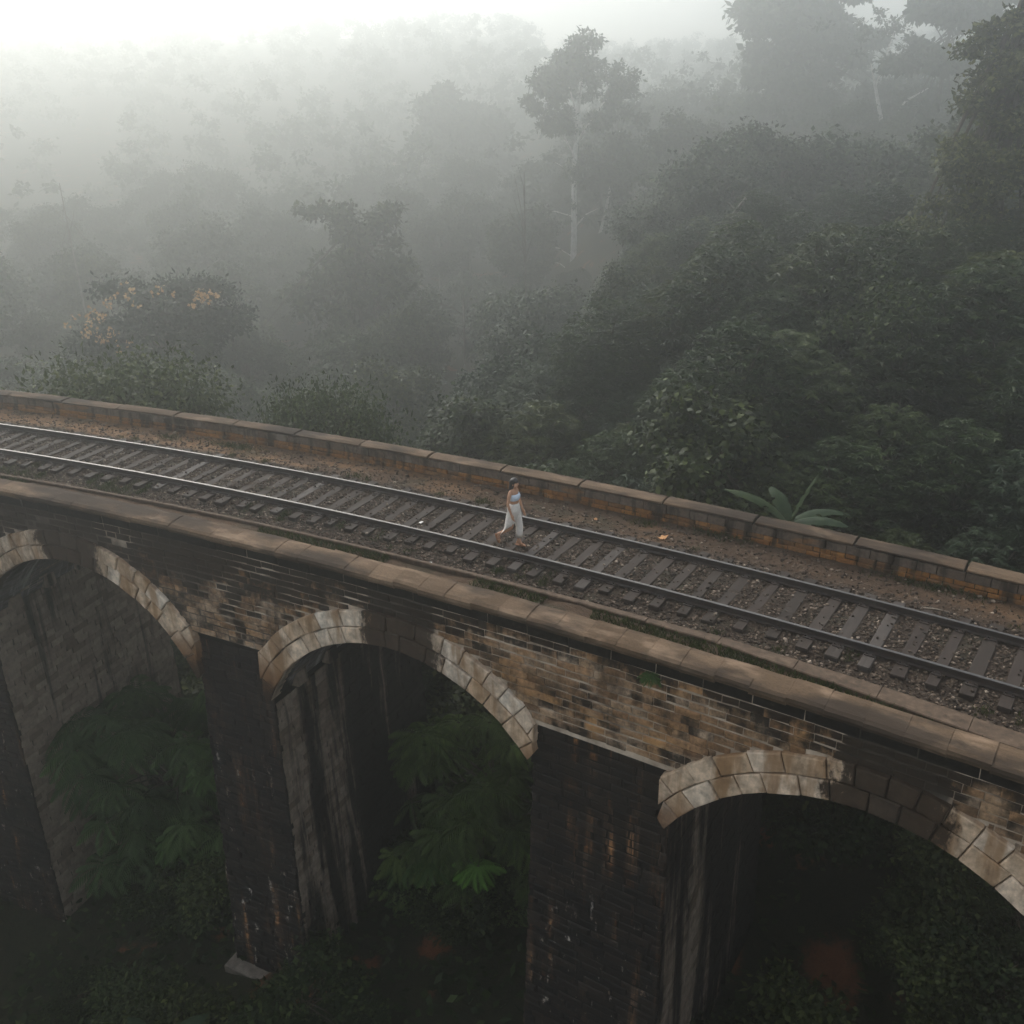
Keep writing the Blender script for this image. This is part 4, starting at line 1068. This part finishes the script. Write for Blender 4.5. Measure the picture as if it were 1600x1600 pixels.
# ground cover
n_g = 26000; x = rng.uniform(-26, 20, n_g); y = rng.uniform(9, 46, n_g); s, b = s_off(x, y)
kp = (vnoise(x + 60, y, .45, 9) > -.5); red = ((x > 4.5) & (x < 6.2) & (y > 17.9) & (y < 19.7)) | ((x > 7.5) & (x < 9.1) & (y > 17.6) & (y < 19.2)) | ((x > -3) & (x < -1.8) & (y > 19) & (y < 20.3)) | ((x > -8.8) & (x < -5.6) & (y > 18.3) & (y < 20.0)); kp &= ~red
x, y = x[kp], y[kp]; n_g = len(x)
P = np.stack([x, y, terrain(x, y) + rng.uniform(.0, .5, n_g)], -1); D = sph(n_g); D[:, 2] = np.abs(D[:, 2]) * .6
V, F = leaf_tris(P, D, np.tile([0, 0, 1.], (n_g, 1)) + sph(n_g) * .4, rng.uniform(.2, .42, n_g), rng.uniform(.06, .12, n_g))
add('undergrowth', mesh_np('undergrowth', V, F, np.repeat(rng.random(n_g) * .8, 2)), M['leaf_a'], kind='stuff', label='leafy ground cover in the valley', category='undergrowth')

# ------------------------------------------------------------------ grass on the deck
def blades(s, o, z, h, lean=.5):
    n = len(s); P = bp(s, o, z); D = sph(n) * lean + np.array([0, 0, 1.0]); V, F = leaf_tris(P, D, sph(n), h, h * .07 + .002, .6); return V, F, np.repeat(rng.random(n), 2)
parts = []
n_b = 14000; s = rng.uniform(38, 75, n_b); o = kerb_out(s) - rng.uniform(.02, .55, n_b)
kp = (vnoise(s, o, .8, 21) + .7 * smooth((s - 60) / 4) - .3 * smooth((58 - s) / 6) > -.1); s, o = s[kp], o[kp]
parts.append(blades(s, o, np.full(len(s), -.11), rng.uniform(.05, .15, len(s))))
for _ in range(90):
    sc_ = random.choice(list(SL[(SL > 39) & (SL < 74)])) + .29 * random.choice((-1, 1)); oc = random.choice((-1.5, -1.6, -1.45, 1.5, -1.2))
    if random.random() < .5 and sc_ > 56: continue
    k = random.randint(15, 60); s = rng.normal(sc_, .07, k); o = rng.normal(oc, .08, k); parts.append(blades(s, o, bed_z(s, o), rng.uniform(.03, .12, k)))
for sc_, oc, w_, k in ((48.5, 2.2, .9, 500), (46.2, 2.1, .4, 160), (62.8, 2.5, .7, 200), (67.3, 2.4, .9, 350), (53, 1.55, .3, 90), (57, 1.6, .3, 120), (61, 2.3, .4, 120), (43.5, -1.75, 1.6, 500), (47.4, -1.7, .7, 300)):
    s = rng.normal(sc_, w_ * .6, k); o = rng.normal(oc, .12, k); o = np.clip(o, -2.1, 2.6); parts.append(blades(s, o, bed_z(s, o), rng.uniform(.03, .13, k)))
V, F, r_ = cat(parts); add('grass', mesh_np('grass', V, F, r_), M['grass'], kind='stuff', label='short weeds and grass along the kerb and sleepers', category='grass')

# fern on the wall
px, py, pz = bp(63.85, OFF_F - .05, -.16)
t = empty('wall_fern', (px, py, pz), s_rot(63.85), label='small fern sprouting from the brickwork just under the coping', category='fern')
V, F, r_ = cat(sum([frond_cluster((random.uniform(-.12, .12), -.03, random.uniform(-.06, .06)), 7, .24, .6) for _ in range(4)], [])); add('fronds', mesh_np('fronds', V, F, r_), M['frond_mid'], t)

# bits lying on the bed
def flake(name, s, off, pts, mat, label, cat_, rz=0, th=.006, lift=.02):
    mb = MB(); n = len(pts); V = [(x, y, z) for x, y, z in pts] + [(x, y, z - th) for x, y, z in pts]
    mb.poly(V, [tuple(range(n)), tuple(range(2 * n - 1, n - 1, -1))] + [(i, i + n, (i + 1) % n + n, (i + 1) % n) for i in range(n)])
    o = add(name, mb.mesh(name), mat, label=label, category=cat_); o.location = bp(s, off, float(bed_z(np.array([s]), np.array([off]))[0]) + lift); o.rotation_euler = (0, 0, rz)
m_dry = mat_simple('dry_leaf', [(.3, (.36, .17, .07)), (.7, (.6, .34, .16))], 20); m_paper = mat_simple('white_scrap', [(.3, (.62, .6, .56)), (.7, (.78, .77, .74))], 10); m_stick = mat_simple('bare_stick', [(.3, (.30, .25, .19)), (.7, (.46, .40, .32))], 12)
flake('fallen_leaf', 61.7, 1.76, [(-.11, -.05, .01), (-.02, -.10, .0), (.06, -.06, .03), (.13, -.02, .06), (.06, .03, .02), (.02, .10, .03), (-.05, .05, .0), (-.12, .06, .03)], m_dry, 'dry orange-brown leaf lying between the far rail and parapet', 'leaf', .4)
flake('fallen_leaf', 59.9, 1.95, [(-.06, -.03, .01), (.0, -.05, .0), (.07, 0, .02), (.0, .05, .01), (-.06, .03, .02)], m_dry, 'small dry leaf on the soil nearer the walking woman', 'leaf', 1.4)
flake('paper_scrap', 56.3, -.25, [(-.05, -.03, .01), (.05, -.035, .02), (.055, .03, .015), (-.04, .035, .02)], m_paper, 'white scrap of paper between the rails left of the woman', 'paper', .9)
flake('paper_scrap', 57.6, -1.85, [(-.04, -.02, .01), (.035, -.03, .02), (.045, .02, .015), (-.03, .025, .02)], m_paper, 'white scrap of paper by the kerb below the near rail', 'paper', .3)
mb = MB(); mb.tube([(-.27, 0, 0), (-.05, .02, .015), (.26, -.01, .005)], [.010, .012, .006], 6); o = add('stick', mb.mesh('stick', True), m_stick, label='thin pale stick lying beyond the far rail', category='stick'); o.location = bp(67.65, 1.42, -.17); o.rotation_euler = (0, 0, s_rot(67.65) + .25)

# ------------------------------------------------------------------ the walking woman
def skin_mat(): return mat_simple('skin', [(.3, (.42, .22, .13)), (.7, (.50, .28, .17))], 8, .55, .05, .4)
M['skin'] = skin_mat()
M['cotton'] = mat_simple('white_cotton', [(.3, (.62, .57, .51)), (.7, (.74, .69, .63))], 16, .9, .25)
M['top'] = mat_simple('white_top', [(.3, (.52, .60, .68)), (.7, (.62, .69, .76))], 14, .85, .1)
M['hair'] = mat_simple('dark_hair', [(.3, (.012, .010, .009)), (.7, (.03, .024, .02))], 40, .5, .3, .4, vecscale=(1, 1, .2))
M['leather'] = mat_simple('tan_leather', [(.3, (.22, .09, .04)), (.7, (.36, .17, .08))], 20, .7)
def person():
    sP, oP = 58.93, -.33
    px, py, _ = bp(sP, oP, 0)
    root = empty('person', (px, py, -.165), s_rot(sP), label='dark-haired person in white strapless top and cropped white trousers walking on the track', category='person')
    V, E, Rr = [], [], []
    def v(p, r, par=None):
        V.append(p); Rr.append(r if hasattr(r, '__len__') else (r, r)); i = len(V) - 1
        if par is not None: E.append((par, i))
        return i
    pel = v((0, 0, .93), (.12, .145)); wa = v((.005, 0, 1.06), (.088, .108), pel); ch = v((.0, 0, 1.22), (.098, .122), wa); uc = v((-.015, 0, 1.345), (.075, .10), ch)
    nk = v((.0, 0, 1.435), .046, uc); hb = v((.022, 0, 1.495), .062, nk); hd = v((.028, 0, 1.555), .082, hb); ht = v((.018, 0, 1.615), .06, hd)
    ch_in = v((.075, .004, 1.50), .035, hb); ns = v((.118, .0, 1.548), .013, hd)
    def arm(sd, el, wr, pa):
        sh = v((-.015, sd * .135, 1.365), .052, uc); ua = v((-.02, sd * .175, 1.30), .046, sh); e = v(el, .035, ua); f_ = v(tuple(np.array(el) * .6 + np.array(wr) * .4), .034, e); w_ = v(wr, .022, f_); p = v(pa, (.024, .033), w_)
        d = nrmz(np.array(pa) - np.array(wr)); 
        for k, (off, ln) in enumerate(((.024, .068), (.009, .078), (-.007, .072), (-.021, .056))):
            b = np.array(pa) + d * .03 + np.array([off, 0, 0]); a1 = b + d * ln * .5 + np.array([.003, 0, 0]); a2 = b + d * ln + np.array([.004, -sd * .014, 0])
            i1 = v(tuple(b), .0095, p); i2 = v(tuple(a1), .0085, i1); v(tuple(a2), .0065, i2)
        th = np.array(wr) + d * .025 + np.array([.026, -sd * .008, 0]); i1 = v(tuple(th), .011, w_); v(tuple(th + d * .045 + np.array([.018, 0, 0])), .0085, i1)
    arm(-1, (-.04, -.215, 1.10), (.045, -.215, .885), (.07, -.212, .815)); arm(1, (.02, .215, 1.10), (.10, .20, .89), (.13, .195, .825))
    def leg(sd, kn, an, hl, ball, toe):
        h_ = v((.0, sd * .085, .86), .098, pel); t_ = v(tuple(np.array([.0, sd * .085, .86]) * .5 + np.array(kn) * .5), .08, h_); k_ = v(kn, .054, t_); c_ = v(tuple(np.array(kn) * .62 + np.array(an) * .38 + np.array([-.012, 0, 0])), .052, k_); a_ = v(an, .032, c_)
        v(hl, .03, a_); b_ = v(ball, (.036, .026), a_); v(toe, (.03, .016), b_)
    leg(1, (.09, .08, .475), (.07, .075, .095), (.005, .075, .045), (.165, .08, .035), (.235, .085, .026))
    leg(-1, (-.045, -.085, .475), (-.37, -.085, .25), (-.415, -.085, .27), (-.385, -.085, .14), (-.345, -.085, .07))
    me = bpy.data.meshes.new('body'); me.from_pydata(V, E, []); me.update()
    body = add('body', me, M['skin'], root)
    body.modifiers.new('skin', 'SKIN')
    bpy.context.view_layer.objects.active = body
    sv = me.skin_vertices
    if not sv:
        bpy.context.view_layer.update()
    for i, d in enumerate(me.skin_vertices[0].data): d.radius = Rr[i]; d.use_root = (i == 0)
    ss_ = body.modifiers.new('sub', 'SUBSURF'); ss_.levels = 2; ss_.render_levels = 2
    dg = bpy.context.evaluated_depsgraph_get(); ev = bpy.data.meshes.new_from_object(body.evaluated_get(dg)); body.modifiers.clear(); body.data = ev
    if not ev.materials: ev.materials.append(M['skin'])
    ev.polygons.foreach_set('use_smooth', [True] * len(ev.polygons))
    def ell(cx_, cy_, z, rx, ry, n=24, ph=0, wob=0.0, tilt=0.0):
        return [(cx_ + (rx * (1 + wob * math.sin(7 * a + ph))) * math.cos(a), cy_ + (ry * (1 + wob * math.sin(7 * a + ph))) * math.sin(a), z + tilt * math.cos(a)) for a in np.linspace(0, 2 * math.pi, n, endpoint=False)]
    # strapless top
    mb = MB(); mb.loft([ell(.0, 0, 1.165, .108, .135), ell(.012, 0, 1.22, .128, .145, wob=.01), ell(.012, 0, 1.27, .13, .148), ell(.0, 0, 1.318, .108, .138), ell(0, 0, 1.316, .098, .13)], False); add('strapless_top', mb.mesh('strapless_top', True), M['top'], root)
    # trousers: waist block and two loose legs
    tr = MB()
    tr.loft([ell(.0, 0, 1.085, .098, .118), ell(.0, 0, 1.09, .106, .126), ell(.0, 0, 1.04, .112, .138, wob=.01), ell(-.01, 0, .96, .145, .172, wob=.015), ell(-.008, 0, .88, .135, .17, wob=.02), ell(0, 0, .83, .115, .155, wob=.02)], False)
    def trouser(sd, cs):
        rings = []
        for k, (x, z, rx, ry, tl) in enumerate(cs): rings.append(ell(x, sd * .087, z, rx, ry, 24, k * .35, .03 + .04 * k / len(cs), tl))
        tr.loft(rings, False)
    trouser(1, [(0, .90, .115, .09, 0), (.022, .78, .108, .09, 0), (.055, .62, .095, .086, 0), (.085, .47, .085, .082, 0), (.082, .33, .08, .08, 0), (.07, .215, .082, .08, -.01), (.07, .22, .074, .074, -.01)])
    trouser(-1, [(-.0, .90, .12, .09, 0), (-.03, .78, .12, .096, 0), (-.06, .64, .112, .096, .0), (-.085, .53, .105, .096, .03), (-.145, .445, .088, .094, .07), (-.215, .375, .068, .088, .09), (-.255, .335, .058, .084, .095), (-.245, .345, .05, .078, .09)])
    add('trousers', tr.mesh('trousers', True), M['cotton'], root)
    # hair
    hr = MB(); rings = []
    for z, cx_, rx, ry in ((1.30, -.075, .022, .07), (1.34, -.07, .042, .095), (1.40, -.055, .055, .10), (1.46, -.04, .07, .10), (1.52, -.022, .082, .098), (1.58, -.012, .094, .096), (1.63, -.002, .088, .088), (1.665, .0, .06, .062), (1.68, .0, .02, .02)):
        rings.append(ell(cx_, 0, z, rx, ry, 20, z * 30, .04))
    hr.loft(rings); add('hair', hr.mesh('hair', True), M['hair'], root)
    fr = MB(); fr.loft([ell(.055, 0, 1.585, .052, .07, 16), ell(.045, 0, 1.62, .06, .075, 16), ell(.03, 0, 1.655, .045, .06, 16)]); add('fringe', fr.mesh('fringe', True), M['hair'], root)
    for sd in (-1, 1):
        e = MB(); e.loft([ell(.098, sd * .031, 1.556 + dz, r, r * 1.3, 8) for dz, r in ((-.008, .003), (0, .008), (.008, .003))]); add('eye', e.mesh('eye', True), M['hair'], root)
        e = MB(); e.loft([ell(.015, sd * .083, 1.545 + dz, r, r * .5, 8) for dz, r in ((-.028, .006), (-.01, .014), (.012, .018), (.026, .006))]); add('ear', e.mesh('ear', True), M['skin'], root)
    e = MB(); e.loft([ell(.104, 0, 1.507 + dz, r * .5, r, 10) for dz, r in ((-.007, .008), (0, .022), (.007, .008))]); add('mouth', e.mesh('mouth', True), mat_simple('lips', [(.3, (.35, .12, .09)), (.7, (.4, .15, .11))], 10), root)
    # sandals
    def sandal(pts, tilt):
        sd_ = empty('sandal', (0, 0, 0), parent=root)
        mb = MB(); (hx, hy, hz), (tx, ty, tz) = pts; d = Vector((tx - hx, ty - hy, tz - hz)); L = d.length; d.normalize(); sdv = d.cross(Vector((0, 1, 0))).normalized(); 
        if sdv.z < 0 and not tilt: sdv = -sdv
        out = []
        for side in (0, -.022):
            ring = []
            for k in range(18):
                a = 2 * math.pi * k / 18; u = .5 - .5 * math.cos(a); wv = (.036 + .010 * u) * math.sin(a); ring.append(Vector((hx, hy, hz)) + d * (u * L) + Vector((0, wv, 0)) + sdv * side)
            out.append(ring)
        mb.loft(out); add('sole', mb.mesh('sole'), M['leather'], sd_)
        st_ = MB()
        for u, hgt in ((.72, .05), (.5, .07)):
            c = Vector((hx, hy, hz)) + d * (u * L); st_.tube([c + Vector((0, .045 * math.cos(a), 0)) + sdv * (hgt * math.sin(a)) for a in np.linspace(0, math.pi, 7)], .009, 5)
        add('strap', st_.mesh('strap', True), M['leather'], sd_)
    sandal([(-.035, .075, .018), (.255, .085, .014)], False)
    sandal([(-.445, -.085, .255), (-.34, -.085, .04)], True)
person()

# ------------------------------------------------------------------ haze
mb = MB(); mb.box((0, 185, 12), (960, 700, 96))
hz = bpy.data.materials.new('haze'); hz.use_nodes = True; ht = hz.node_tree; ht.nodes.clear()
ho = ht.nodes.new('ShaderNodeOutputMaterial'); pv = ht.nodes.new('ShaderNodeVolumePrincipled')
pv.inputs['Color'].default_value = (.92, .95, .92, 1); pv.inputs['Density'].default_value = HAZE_DENSITY; pv.inputs['Anisotropy'].default_value = HAZE_G
ht.links.new(pv.outputs[0], ho.inputs['Volume'])
add('haze', mb.mesh('haze'), hz, kind='stuff', label='white morning mist filling the valley', category='mist')
